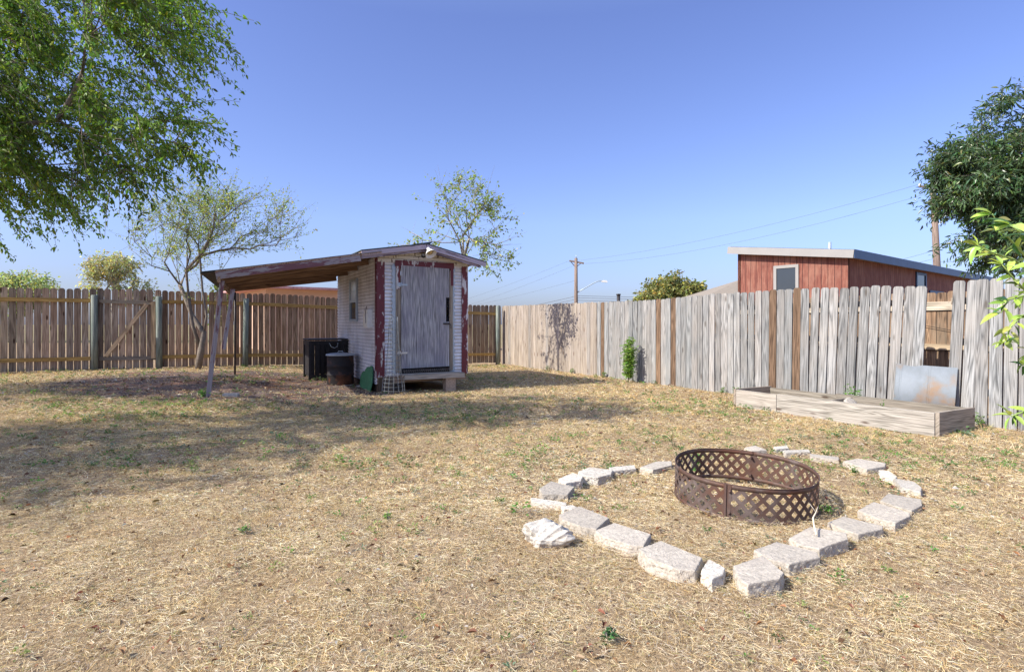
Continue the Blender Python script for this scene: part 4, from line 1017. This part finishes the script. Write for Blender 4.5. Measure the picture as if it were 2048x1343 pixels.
tag(build_np('leaf_litter', V, lo, sz, c, M['straw']), 'curled brown dead leaves lying on the grass and dirt', 'leaf litter', kind='stuff')

# small single plants
def weed_clump(name, label, c, r_, h_, n_, leaf, col, group=None, mat='leaf', narrow=.4, stems=5, top=False):
    root = thing(name, label, 'plant', c, group); c = Vector(c); m = MB(); pos = []; ds = []
    for k in range(stems):
        a_ = random.uniform(0, 6.28); q_ = c + Vector((math.cos(a_), math.sin(a_), 0)) * r_ * random.uniform(.1, 1) * .7 + UP * h_ * random.uniform(.65, 1.0)
        mid = c.lerp(q_, .5) + Vector((random.uniform(-1, 1), random.uniform(-1, 1), 0)) * r_ * .15
        m.tube([c, mid, q_], [.004, .003, .0015], 5)
        for j in range(n_ // stems):
            f = random.uniform(.15, 1); p_ = (c.lerp(mid, f * 2) if f < .5 else mid.lerp(q_, f * 2 - 1)) + Vector((random.gauss(0, 1), random.gauss(0, 1), random.gauss(0, .5))) * r_ * .16
            pos.append(p_); aa = random.uniform(0, 6.28); ds.append((math.cos(aa), math.sin(aa), random.uniform(-.2, .8)))
    m.build('stem', M['bark_pale'], root); N = len(pos)
    L = leaf * rng.lognormal(0, .25, N)
    V, lo, sz, cc_ = leaf_mesh(np.array(pos), np.array(ds), np.tile([0, 0, 1.], (N, 1)) + rng.normal(0, .5, (N, 3)), L, L * narrow, jit(col, N, .25, .1))
    build_np('leaves', V, lo, sz, cc_, M[mat], root); return root
q_ = onz(1392, 950, 0); weed_clump('weed', 'green weed growing inside the fire ring against its left wall', (q_.x, q_.y, g(q_.x, q_.y)), .09, .17, 110, .032, (.09, .22, .04))
q_ = onz(1655, 1022, 0); weed_clump('weed', 'low green weed just outside the right side of the fire ring', (q_.x, q_.y, g(q_.x, q_.y)), .08, .05, 40, .03, (.16, .30, .06))
q_ = onz(1747, 948, 0); weed_clump('weed', 'green weed beside the small white wedge of block', (q_.x - .16, q_.y, g(q_.x, q_.y)), .06, .06, 40, .025, (.13, .27, .05))
q_ = Bd(BL * .56, BD + .18, .02); weed_clump('weed', 'leafy green weed rising behind the raised garden bed', q_, .16, .38, 130, .05, (.14, .28, .06))
q_ = Bd(BL * .30, .45, .1); weed_clump('weed', 'thin green sprig inside the raised garden bed', q_, .07, .20, 30, .04, (.14, .26, .07))
q_ = onz(410, 795, .1); weed_clump('weed', 'green weed patch around the foot of the slanting post', (q_.x, q_.y, g(q_.x, q_.y)), .22, .13, 150, .04, (.10, .24, .05))
q_ = onz(1215, 1285, 0); weed_clump('weed', 'dark green weed alone in the grass at the bottom of the yard', (q_.x, q_.y, g(q_.x, q_.y)), .05, .07, 45, .022, (.07, .17, .06))
q_ = onz(775, 1040, 0); weed_clump('weed', 'small pale green sprout in the open straw left of the boulder', (q_.x, q_.y, g(q_.x, q_.y)), .04, .07, 30, .025, (.24, .34, .10))
q_ = onz(490, 1068, 0); weed_clump('weed', 'small green weed in the open straw at the left', (q_.x, q_.y, g(q_.x, q_.y)), .05, .05, 40, .022, (.14, .26, .08))
for (pxx, dd) in ((1215, .12), (1480, .12), (1455, .15), (1100, .1), (1150, .12), (1965, .1)):
    pp_ = side_at(pxx)[0] - A * dd
    weed_clump('weed', {1215: 'green weed at the fence foot, just left of the feathery shrub', 1480: 'green weed at the far end of the raised bed', 1455: 'small weed at the fence foot before the raised bed', 1100: 'low weed at the foot of the tan fence below the branch shadow', 1150: 'low weed at the foot of the tan fence near its gray end', 1965: 'weed at the foot of the silver fence, right of the bed'}[pxx], (pp_.x, pp_.y, g(pp_.x, pp_.y)), .11, .15, 60, .035, (.16, .28, .07))
q_ = onz(1232 + 20, 770, 0); sh = weed_clump('shrub', 'slim feathery green shrub growing against the silver fence', (q_.x + .16, 12.62, 0), .27, 1.02, 1300, .07, (.21, .34, .07), narrow=.32, stems=11)

# ------------------------------------------------------------------ trees
def tree(name, label, cat, base, trunk_pts, r0, crowns, n_t, leaf, col, twig_len=.4, twigs=3, lpt=14, droop=-.2, wind=(0, 0, 0), bark='bark', mat='leaf', step=.35, seed=1, stems=None, up=.3, narrow=.45, rpow=.6, rmin=.006, group=None, spread=.03, bare=0., colvar=.22, turn=.7):
    """trunk_pts: world points; crowns: [(centre, radii, weight, shell)]; branches reach every clump target from the nearest existing node"""
    r = np.random.default_rng(seed); root = thing(name, label, cat, base, group)
    nodes = [np.array(p_, float) for p_ in trunk_pts]; par = list(range(-1, len(nodes) - 1)); lvl0 = len(nodes)
    if stems:
        for st_ in stems:
            pi = int(np.argmin([np.linalg.norm(n_ - np.array(st_[0])) for n_ in nodes[:lvl0]]))
            for p_ in st_[1:]: nodes.append(np.array(p_, float)); par.append(pi); pi = len(nodes) - 1
    T = []; ws = np.array([c_[2] for c_ in crowns], float); ws /= ws.sum()
    for k in range(n_t):
        c_ = crowns[r.choice(len(crowns), p=ws)]; v = unit(r.normal(size=(1, 3)))[0]; rad = r.uniform(c_[3], 1) ** (1 / 2.)
        T.append(np.array(c_[0]) + v * rad * np.array(c_[1]))
    T = np.array(T); T = T[np.argsort(np.linalg.norm(T - nodes[len(trunk_pts) - 1], axis=1))]
    ends = []; nodes_a = np.array(nodes)
    for t in T:
        vv = t - nodes_a; dn = np.linalg.norm(vv, axis=1); pd_ = nodes_a - nodes_a[np.maximum(par, 0)]; cs_ = (vv * pd_).sum(1) / np.maximum(dn * np.linalg.norm(pd_, axis=1), 1e-6); dd = dn * (1 + turn * (1 - cs_)) + .5 * np.maximum(0, nodes_a[:, 2] - t[2]) + np.where(np.arange(len(nodes_a)) < max(1, lvl0 - 2), .8, 0); pi = int(np.argmin(dd)); a_ = nodes_a[pi]; L = np.linalg.norm(t - a_)
        k = max(1, int(L / step)); new = []
        sag = np.array([0, 0, up * L * .25]); wob = r.normal(0, .035 * L, 3)
        for j in range(1, k + 1):
            f = j / k; new.append(a_ + (t - a_) * f + (sag + wob) * math.sin(f * math.pi)); par.append(pi if j == 1 else len(nodes_a) + j - 2)
        nodes_a = np.concatenate([nodes_a, np.array(new)]); ends.append(len(nodes_a) - 1)
    n = len(nodes_a); cnt = np.zeros(n)
    for e in ends: cnt[e] += 1
    for i in range(n - 1, 0, -1):
        if par[i] >= 0: cnt[par[i]] += cnt[i]
    rad = np.maximum(rmin, r0 * (cnt / max(cnt[0], 1)) ** rpow)
    m = MB(); ch = {}
    for i in range(1, n): ch.setdefault(par[i], []).append(i)
    stack = [(0, None)]
    while stack:
        i, pr = stack.pop(); pts = ([nodes_a[pr]] if pr is not None else []) + [nodes_a[i]]; rr = ([min(rad[i] * 1.15, rad[pr])] if pr is not None else []) + [rad[i]]
        while ch.get(i):
            cs = sorted(ch[i], key=lambda q: -cnt[q])
            for c_ in cs[1:]: stack.append((c_, i))
            i = cs[0]; pts.append(nodes_a[i]); rr.append(rad[i])
        if len(pts) > 1: m.tube(pts, rr, 10 if max(rr) > .05 else (6 if max(rr) > .015 else 4))
    # twigs with leaves
    pos = []; ds = []; tops = np.array(nodes_a); W = np.array(wind)
    for e in ends + list(r.choice(n, size=int(len(ends) * .6))):
        if e < lvl0: continue
        o = nodes_a[e]; q = par[e]; dr = unit((o - nodes_a[q])[None])[0] if q >= 0 else np.array([0, 0, 1.])
        for _ in range(twigs):
            d = unit((dr * .7 + r.normal(0, .65, 3) + W)[None])[0]; L = twig_len * r.uniform(.5, 1.4); K = 5; p_ = o.copy(); pl = [p_.copy()]
            for j in range(K):
                d = unit((d + np.array([0, 0, droop * .3]) + W * .15 + r.normal(0, .08, 3))[None])[0]; p_ = p_ + d * L / K; pl.append(p_.copy())
            m.tube(pl, [rmin * .8, rmin * .7, rmin * .6, rmin * .5, rmin * .4, rmin * .3], 3, cap=False)
            if r.uniform() < bare: continue
            for j in range(int(lpt * r.uniform(.6, 1.3))):
                f = r.uniform(.1, 1) * K; i0 = min(int(f), K - 1); b_ = pl[i0] + (pl[i0 + 1] - pl[i0]) * (f - i0)
                pos.append(b_ + r.normal(0, spread, 3)); ds.append(d * .6 + r.normal(0, .6, 3) + np.array([0, 0, -.35]))
    m.build('trunk', M[bark], root); pos = np.array(pos); N = len(pos)
    clump = sn(pos[:, 0] + pos[:, 2] * .7, pos[:, 1] + pos[:, 2] * .4, 1.6, seed * 1.3)
    L = leaf * r.lognormal(0, .25, N); c_ = np.array(col)[None] * (1 + colvar * r.normal(size=(N, 1))) * (1 + .1 * r.normal(size=(N, 3))) * (.75 + .5 * clump[:, None])
    yl = r.uniform(size=N) < .12; c_[yl] = c_[yl] * np.array([1.9, 1.5, .9])
    nr = np.tile([0, 0, 1.0], (N, 1)) + r.normal(0, .7, (N, 3))
    V, lo, sz, cc_ = leaf_mesh(pos, np.array(ds), nr, L, L * narrow, np.clip(c_, .01, .8))
    build_np('crown', V, lo, sz, cc_, M[mat], root); return root

# big tree whose crown hangs in from the left
tree('tree', 'large leafy green tree hanging into the yard from the upper left', 'tree', (-7.6, 4.6, 0), [(-7.6, 4.6, -.1), (-7.5, 4.65, 1.0), (-7.3, 4.8, 2.0), (-7.1, 5.0, 2.9), (-6.9, 5.2, 3.7), (-6.6, 5.5, 4.5)], .11,
     [((-5.6, 6.2, 4.6), (2.1, 1.6, 1.9), 1.0, .0), ((-6.2, 6.6, 3.75), (1.7, 1.3, 1.3), .5, .0), ((-8.6, 3.6, 4.2), (2.2, 1.8, 1.2), 1.2, .1), ((-5.7, 6.3, 3.4), (1.6, 1.1, 1.0), .35, 0), ((-10.7, 8.2, 4.2), (2.0, 2.0, 1.2), 1.1, .1), ((-4.1, 6.2, 3.3), (.75, .6, .5), .10, .0), ((-3.9, 6.0, 4.6), (.7, .6, .6), .12, .0)],
     680, .047, (.17, .28, .05), twig_len=.6, twigs=4, lpt=38, droop=-.55, wind=(.45, 0, -.25), seed=5, narrow=.42, spread=.02)
# sparse multi-stem tree by the back fence
tb = P(395, 738, 13.8); tz = g(tb.x, tb.y)
def PT(px, py, Z=13.8): return tuple(P(px, py, Z))
tree('tree', 'sparse multi-stemmed tree with pale bark standing in front of the back fence', 'tree', (tb.x, tb.y, tz), [(tb.x, tb.y, tz - .1), PT(402, 700), PT(408, 665), PT(413, 632)], .075,
     [((tb.x + .9, 13.8, 3.65), (1.5, 1.0, .75), 1.0, .2), ((tb.x - .5, 13.8, 3.3), (1.15, .9, .9), .8, .2), ((tb.x + .2, 13.7, 4.0), (1.0, .8, .7), .7, .2)],
     185, .050, (.32, .39, .13), twig_len=.6, twigs=3, lpt=12, droop=.3, wind=(.32, 0, .18), bark='bark', seed=8, turn=2.6,
     stems=[[PT(402, 700), PT(385, 650, 13.7), PT(378, 600, 13.7), PT(372, 540, 13.6), PT(350, 500, 13.6)], [PT(413, 632), PT(432, 590), PT(440, 545), PT(470, 500)], [PT(413, 632), PT(405, 580, 13.9), PT(400, 520, 13.9), PT(410, 460, 13.9)], [PT(408, 665), PT(384, 630, 14), PT(360, 570, 14), PT(325, 520, 14)]], up=-.1, rmin=.0045)
# tree behind the shed
s0 = (-1.22, 14.5)
tree('tree', 'young thin-leaved tree rising behind the shed roof', 'tree', (s0[0], s0[1], g(*s0)), [(s0[0], s0[1], -.1), (s0[0], s0[1], 1.0), (s0[0] + .03, s0[1], 2.0), (s0[0] + .0, s0[1], 2.9), (s0[0] - .02, s0[1], 3.5)], .05,
     [((-1.15, 14.5, 4.1), (.95, .8, .9), 1.0, .1), ((-2.05, 14.5, 3.4), (.7, .6, .5), .35, .1), ((-.6, 14.5, 3.1), (.75, .7, .55), .5, .1)],
     85, .065, (.26, .34, .10), twig_len=.45, twigs=3, lpt=9, droop=.15, seed=12, up=0, turn=1.4, rmin=.005, narrow=.6, bare=.25, bark='bark_pale', rpow=.5)
# dark tree on the right beyond the fence
tree('tree', 'dark glossy-leaved tree beyond the right fence, in front of the utility pole', 'tree', (12.8, 13.4, 0), [(12.8, 13.4, -.1), (12.8, 13.4, 1.3), (12.7, 13.3, 2.5), (12.6, 13.2, 3.6)], .2,
     [((12.5, 13.2, 4.9), (2.35, 2.0, 1.9), 1.0, .25), ((10.6, 13.0, 4.5), (.95, .9, .9), .3, .1), ((11.4, 13.0, 3.35), (1.3, 1.1, .75), .35, .1)],
     380, .11, (.07, .125, .05), twig_len=.5, twigs=4, lpt=26, droop=-.3, seed=15, mat='leaf_gloss', narrow=.28, spread=.05)
# far trees
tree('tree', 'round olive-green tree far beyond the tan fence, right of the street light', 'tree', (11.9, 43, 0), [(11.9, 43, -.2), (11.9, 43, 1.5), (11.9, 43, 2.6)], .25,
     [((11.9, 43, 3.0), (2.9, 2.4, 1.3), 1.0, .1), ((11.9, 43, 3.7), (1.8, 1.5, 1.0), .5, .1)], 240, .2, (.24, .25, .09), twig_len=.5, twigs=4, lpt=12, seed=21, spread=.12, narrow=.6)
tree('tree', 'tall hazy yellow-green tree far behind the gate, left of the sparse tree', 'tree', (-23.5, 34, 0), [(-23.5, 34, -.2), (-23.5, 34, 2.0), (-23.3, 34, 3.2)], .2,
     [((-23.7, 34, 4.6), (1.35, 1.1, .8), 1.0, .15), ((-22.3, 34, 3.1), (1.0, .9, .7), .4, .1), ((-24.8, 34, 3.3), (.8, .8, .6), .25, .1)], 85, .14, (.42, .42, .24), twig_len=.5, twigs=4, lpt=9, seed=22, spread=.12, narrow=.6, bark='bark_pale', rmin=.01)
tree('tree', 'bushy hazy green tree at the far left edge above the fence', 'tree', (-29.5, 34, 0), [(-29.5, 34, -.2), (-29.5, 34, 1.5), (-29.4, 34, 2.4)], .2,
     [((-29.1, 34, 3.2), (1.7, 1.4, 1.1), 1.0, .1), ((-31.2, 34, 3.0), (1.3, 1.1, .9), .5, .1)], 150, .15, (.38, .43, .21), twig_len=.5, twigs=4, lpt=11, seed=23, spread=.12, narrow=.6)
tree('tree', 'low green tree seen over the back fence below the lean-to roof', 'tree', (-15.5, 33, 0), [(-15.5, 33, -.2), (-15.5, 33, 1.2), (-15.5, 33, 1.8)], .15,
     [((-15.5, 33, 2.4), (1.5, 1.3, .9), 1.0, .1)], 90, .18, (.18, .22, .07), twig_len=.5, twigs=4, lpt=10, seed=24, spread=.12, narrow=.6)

# citrus branch close to the camera on the right
cit = thing('citrus_tree', 'bright green citrus branches reaching in at the right edge, close to the camera', 'tree', (2.75, 2.65, 0))
def pz(px, py, Z): return P(px, py, Z)
m = MB(); pos = []; ds = []; nrs = []
tr = [Vector((2.75, 2.65, -.05)), Vector((2.74, 2.62, .5)), Vector((2.70, 2.6, .95)), Vector((2.66, 2.58, 1.35)), Vector((2.62, 2.55, 1.7))]
m.tube(tr, [.035, .03, .026, .02, .014], 10)
brs = [[(2150, 620), (2085, 545), (2040, 500), (1998, 455), (1985, 428)], [(2150, 600), (2080, 560), (2030, 520), (1985, 505), (1955, 490)], [(2140, 640), (2070, 600), (2030, 560), (2005, 530)],
       [(2140, 640), (2085, 610), (2050, 590), (2015, 600), (2002, 625)], [(2150, 720), (2085, 660), (2045, 630), (2020, 655), (2012, 685)], [(2150, 650), (2090, 520), (2050, 470), (2020, 450)],
       [(2150, 860), (2090, 830), (2050, 822), (2022, 832)], [(2150, 700), (2090, 690), (2056, 700), (2046, 730)], [(2150, 560), (2110, 450), (2090, 400)], [(2200, 700), (2230, 560), (2240, 430)], [(2200, 800), (2180, 760), (2120, 770)]]
for bi, b_ in enumerate(brs):
    Z = 2.35 + .12 * math.sin(bi * 2.1); pts = [pz(*q, Z + .15 * (1 - k / (len(b_) - 1))) for k, q in enumerate(b_)]
    near = min(tr, key=lambda t: (t - pts[0]).length); pts = [near] + pts
    m.tube(pts, list(np.linspace(.008, .0022, len(pts))), 7, tint=(1.0, 1.5, .6))
    for k in range(1, len(pts) - 1):
        n_ = 7 if k > 1 else 3
        for j in range(n_):
            f = (j + random.random() * .6) / n_; p_ = pts[k].lerp(pts[k + 1], f); d0 = (pts[k + 1] - pts[k]).normalized()
            sd_ = Vector((random.gauss(0, 1), random.gauss(0, 1), random.gauss(0, .7))).normalized()
            ds.append(tuple(d0 * .45 + sd_ * .75 + Vector((-.18, 0, -.12)))); pos.append(tuple(p_)); nrs.append((random.gauss(-.3, .4), random.gauss(-.3, .5), 1))
    for j in range(4): pos.append(tuple(pts[-1])); ds.append((random.gauss(-.5, .5), random.gauss(0, .4), random.gauss(.1, .5))); nrs.append((random.gauss(0, .5), random.gauss(-.3, .4), 1))
m.build('trunk', M['bark_pale'], cit)
pos = np.array(pos); ds = unit(np.array(ds)); nrs = np.array(nrs); N = len(pos); L = .054 * rng.lognormal(0, .25, N); Wl = L * .33
s_ = unit(np.cross(ds, nrs)); n_ = np.cross(s_, ds); K = 7; rows = []
for k in range(K):
    f = k / (K - 1); wd_ = math.sin(math.pi * f ** .85) ** .8 * .5 if 0 < k < K - 1 else .02
    c0 = pos + ds * (L * (f * 1.0 + .08))[:, None] - n_ * (L * .22 * f * f)[:, None]; lift = n_ * (Wl * wd_ * .55)[:, None]
    rows += [c0 - s_ * (Wl * wd_)[:, None] + lift, c0, c0 + s_ * (Wl * wd_)[:, None] + lift]
V = np.stack(rows, 1).reshape(-1, 3); fl = []
for k in range(K - 1):
    for c in (0, 1): fl += [k * 3 + c, k * 3 + c + 1, k * 3 + c + 4, k * 3 + c + 3]
lo = (np.arange(N)[:, None] * K * 3 + np.array(fl)[None]).ravel()
cc_ = jit((.38, .50, .10), N, .22, .08); dk = rng.uniform(size=N) < .22; cc_[dk] = jit((.06, .15, .035), int(dk.sum()), .2, .08)
build_np('leaves', V, lo, np.full(N * (K - 1) * 2, 4), np.repeat(cc_, K * 3, axis=0), M['leaf_gloss'], cit, smooth=True)

# ------------------------------------------------------------------ red cabin beyond the side fence
HC = Vector((.584 * 18, 18, 0)); U_ = Vector((.777, .629, 0)); V_ = Vector((-.629, .777, 0)); HL = 3.7; HR = 18.0
house = thing('cabin', 'red wooden building with a low sloping metal roof beyond the silver fence', 'building', HC)
def Hh(l, r_, z): return HC + V_ * l + U_ * r_ + UP * z         # l to the left-back along the lit gable wall, r along the shaded wall
def rz(l): return 3.42 + .125 * l
wy0, wy1, wz0_, wz1_ = 1.5, 2.35, 2.05, 3.12
m = MB()
def wallquad(mb, pts_uv, f):
    mb.add([f(u, z) for u, z in pts_uv], [tuple(range(len(pts_uv)))], [[(u, z) for u, z in pts_uv]])
fw = lambda u, z: Hh(u, 0, z)
m.prism([(0, -.1), (HL, -.1), (HL, rz(HL)), (0, rz(0))], Hh(0, 0, 0), V_, UP, .12, off=(0, 0), ez=U_); m.build('gable_wall', M['redwood'], house)
m = MB(); m.prism([(.001, -.1), (HR, -.1), (HR, rz(0)), (.001, rz(0))], Hh(0, 0, 0) , U_, UP, .12, off=(0, 0), ez=V_); m.build('long_wall', M['redwood'], house)
m = MB(); m.prism([(0, -.1), (HR, -.1), (HR, rz(HL)), (0, rz(HL))], Hh(HL, 0, 0), U_, UP, .12, off=(0, 0), ez=-V_); m.prism([(0.12, -.1), (HL - .12, -.1), (HL - .12, rz(HL) - .02), (.12, rz(0))], Hh(0, HR, 0), V_, UP, .12, off=(0, 0), ez=-U_); m.build('rear_walls', M['redwood'], house)
m = MB(); OVH = .25
c4 = [Hh(-OVH, -OVH, rz(-OVH) + .17), Hh(-OVH, HR + OVH, rz(-OVH) + .17), Hh(HL + OVH, HR + OVH, rz(HL + OVH) + .17), Hh(HL + OVH, -OVH, rz(HL + OVH) + .17)]
slab(m, c4, .03)
for k in range(46):
    r_ = -OVH + .2 + k * .4; m.beam(Hh(-OVH, r_, rz(-OVH) + .18), Hh(HL + OVH, r_, rz(HL + OVH) + .18), .03, .03)
rf = m.build('roof', M['blue_metal'], house)
m = MB(); m.beam(Hh(-OVH - .0, -OVH - .012, rz(-OVH) + .045), Hh(HL + OVH, -OVH - .012, rz(HL + OVH) + .045), .25, .024); m.build('gable_fascia', M['gray_fascia'], rf)
m = MB(); m.beam(Hh(-OVH - .012, -OVH, rz(-OVH) + .05), Hh(-OVH - .012, HR + OVH, rz(-OVH) + .05), .27, .022); m.build('eave_fascia', M['blue_metal'], rf)
m = MB(); slab(m, [Hh(-OVH, -OVH, rz(-OVH) - .04), Hh(-OVH, HR, rz(-OVH) - .04), Hh(0, HR, rz(0) - .05), Hh(0, -OVH, rz(0) - .05)], .015); slab(m, [Hh(0, -OVH, rz(0) - .05), Hh(0, 0, rz(0) - .05), Hh(HL, 0, rz(HL) - .05), Hh(HL, -OVH, rz(HL) - .05)], .015); m.build('soffit', M['gray_fascia'], rf)
m = MB(); m.tube([Hh(1.0, 1.1, 3.5), Hh(1.0, 1.1, 4.05)], .05, 12); m.build('vent_pipe', M['galv'], rf)
def window(u0, u1, z0, z1, f, exx, nout, frame_mat):
    mb = MB(); w_ = .10
    cx = (u0 + u1) / 2; cz_ = (z0 + z1) / 2
    for (a_, b_, ww, hh) in ((cx, z0 + w_ / 2, u1 - u0, w_), (cx, z1 - w_ / 2, u1 - u0, w_), (u0 + w_ / 2, cz_, w_, z1 - z0 - 2 * w_), (u1 - w_ / 2, cz_, w_, z1 - z0 - 2 * w_)): mb.box(f(a_, b_) + nout * .02, exx, UP, ww, hh, .05)
    w__ = mb.build('window', M[frame_mat], house); mb = MB(); mb.box(f(cx, cz_) + nout * .005, exx, UP, u1 - u0 - 2 * w_, z1 - z0 - 2 * w_, .02); mb.build('pane', M['glass'], w__)
def on_left(px): k = (px - HX) / F; return (HC.x - k * HC.y) / (k * V_.y - V_.x)
def on_right(px): k = (px - HX) / F; return (k * HC.y - HC.x) / (U_.x - k * U_.y)
l0, l1 = on_left(1598), on_left(1548); zt2 = EYE + (HY - 530) * (18 + V_.y * (l0 + l1) / 2) / F
window(l0, l1, zt2 - .95, zt2, fw, V_, -U_, 'gray_fascia')
r0, r1 = on_right(1831), on_right(1851); Zr = 18 + U_.y * (r0 + r1) / 2; ztr = EYE + (HY - 545) * Zr / F
window(r0, r1, ztr - 1.2, ztr, lambda u, z: Hh(0, u, z), U_, -V_, 'blue_metal')
r0, r1 = on_right(1858), on_right(1886); Zr = 18 + U_.y * (r0 + r1) / 2; ztr = EYE + (HY - 582) * Zr / F
window(r0, r1, ztr - .9, ztr, lambda u, z: Hh(0, u, z), U_, -V_, 'blue_metal')

# tan roof of a house behind the red cabin
th_ = thing('house', 'low house with a tan hipped roof peeking out left of the red building', 'house', (14, 34, 0))
x0, y0 = P(1408, 600, 34).x, 34
m = MB(); m.box((x0 + 6, y0 + 4, 1.43), (1, 0, 0), (0, 1, 0), 11.4, 7.4, 2.86); m.build('wall', M['peach'], th_)
ze = 2.9; zr = 4.3; m = MB(); Vh = [Vector((x0, y0, ze)), Vector((x0 + 12, y0, ze)), Vector((x0 + 12, y0 + 8, ze)), Vector((x0, y0 + 8, ze)), Vector((x0 + 4.0, y0 + 4, zr)), Vector((x0 + 8, y0 + 4, zr))]
m.add(Vh, [(0, 1, 5, 4), (1, 2, 5), (2, 3, 4, 5), (3, 0, 4), (3, 2, 1, 0)], None); m.build('roof', M['tan_roof'], th_)

# peach house behind the back fence
ph0 = P(532, 590, 23); pd = Vector((.80, .60, 0)); pn = Vector((.60, -.80, 0))
ph = thing('house', 'peach walled house with a weathered red flat roof edge behind the back fence', 'house', (ph0.x, ph0.y, 0))
m = MB(); b0 = Vector((ph0.x, ph0.y, 0)); m.prism([(0, 0), (8.2, 0), (8.2, 5), (0, 5)], b0 + UP * -.1, pd, -pn, 2.80, ez=UP); m.build('wall', M['peach'], ph)
m = MB(); m.prism([(-.7, -.6), (8.7, -.6), (8.7, 5.5), (-.7, 5.5)], b0 + UP * 2.70, pd, -pn, .09, ez=UP); m.build('roof', M['redroof'], ph)

# ------------------------------------------------------------------ utility poles, street light, wires
MP = P(1152, 605, 45); mp = thing('utility_pole', 'wooden utility pole with a crossarm far beyond the tan fence, carrying a street light', 'utility pole', (MP.x, MP.y, 0))
def MPz(y): return EYE - (y - HY) * 45 / F
m = MB(); m.tube([(MP.x, 45, -.2), (MP.x, 45, MPz(516))], [.17, .12], 12); m.build('pole', M['pole'], mp)
m = MB(); m.beam((MP.x - .52, 45, MPz(522) + .03), (MP.x + .62, 45, MPz(526) - .02), .12, .1); m.tube([(MP.x - .4, 45.1, MPz(523)), (MP.x, 45.1, MPz(534))], .03, 6); m.tube([(MP.x + .45, 45.1, MPz(525)), (MP.x, 45.1, MPz(534))], .03, 6); m.build('crossarm', M['pole'], mp)
m = MB(); m.tube([(MP.x, 44.9, MPz(516)), (MP.x, 44.9, MPz(510))], .03, 6); m.build('insulator', M['galv'], mp)
m = MB()
m.tube([P(1154, 585, 45), P(1168, 577, 45), P(1185, 567, 45), P(1196, 562, 45), P(1205, 561.5, 45)], .04, 8); sl_ = m.build('light_arm', M['galv'], mp)
m = MB(); c0 = P(1209, 562.5, 45); m.prism([(-.22, -.05), (.2, -.09), (.24, -.02), (.1, .07), (-.1, .09), (-.22, .05)], c0 + Vector((0, .12, 0)), (1, 0, 0), UP, .24); m.build('lamp_head', M['white'], sl_)
bp2 = P(1237, 590, 30); m = MB(); m.tube([(bp2.x, 30, -.1), (bp2.x, 30, EYE + (HY - 588) * 30 / F)], .09, 12); m.lathe([(.0, 0), (.12, 0), (.12, .06), (0, .08)], (bp2.x, 30, EYE + (HY - 590) * 30 / F), 12)
tag(m.build('post', M['dark_metal'], None, (bp2.x, 30, 0)), 'short dark capped post just above the silver fence, left of the round tree', 'post')
RPZ = 26; rt = P(1866, 370, RPZ); rb = P(1880, 650, RPZ)
rpo = thing('utility_pole', 'tall reddish utility pole behind the red building, partly hidden by the dark tree', 'utility pole', (rb.x, RPZ, 0))
m = MB(); m.tube([(rb.x + .15, RPZ, -.2), tuple(P(1875, 560, RPZ)), tuple(P(1866, 362, RPZ))], [.17, .15, .11], 12); m.build('pole', M['pole'], rpo)
m = MB(); m.beam(P(1838, 373, RPZ), P(1872, 374, RPZ), .08, .08); m.build('crossarm', M['pole'], rpo)
m = MB(); m.lathe([(.0, 0), (.05, 0), (.06, .05), (.04, .1), (0, .12)], P(1840, 372, RPZ), 10); m.build('insulator', M['white'], rpo)
def wire(a_, b_, sag, label, r_=.006, n_=24):
    a_ = Vector(a_); b_ = Vector(b_); m = MB(); m.tube([a_.lerp(b_, i / n_) - UP * sag * 4 * (i / n_) * (1 - i / n_) for i in range(n_ + 1)], r_, 5)
    tag(m.build('power_line', M['wire'], None, tuple(a_)), label, 'wire', 'overhead power lines')
wire(P(1134, 523, 45), P(1840, 368, RPZ), .5, 'highest of the long wires between the two utility poles')
wire(P(1170, 527, 45), P(1862, 385, RPZ), .6, 'second long wire between the two utility poles')
wire(P(1134, 523, 45), P(700, 640, 85), 1.2, 'upper wire falling leftward from the crossarm of the far pole')
wire(P(1150, 530, 45), P(700, 655, 85), 1.2, 'second wire falling leftward just below the crossarm of the far pole')
wire(P(1150, 561, 45), P(700, 640, 80), .8, 'wire leaving the far pole leftward at the height of its street light arm')
wire(P(1152, 592, 45), P(700, 660, 90), .7, 'upper of the two low wires left of the far pole', .014)
wire(P(1152, 598, 45), P(740, 660, 90), .6, 'lower of the two low wires left of the far pole', .014)
wire(P(1152, 591, 45), P(1480, 592, 45), .1, 'topmost low wire right of the far pole, passing the round tree', .014)
wire(P(1152, 595, 45), P(1480, 597, 45), .1, 'middle low wire right of the far pole', .014)
wire(P(1152, 600, 45), P(1480, 602, 45), .1, 'lowest wire right of the far pole, just over the fence tops', .014)
wire(P(1872, 500, RPZ), P(1500, 560, 60), .6, 'upper thin wire over the roof of the red building')
wire(P(1873, 516, RPZ), P(1500, 566, 60), .6, 'middle thin wire over the roof of the red building')
wire(P(1873, 524, RPZ), P(2300, 430, 20), .4, 'wire rising rightward from the reddish pole into the dark tree')
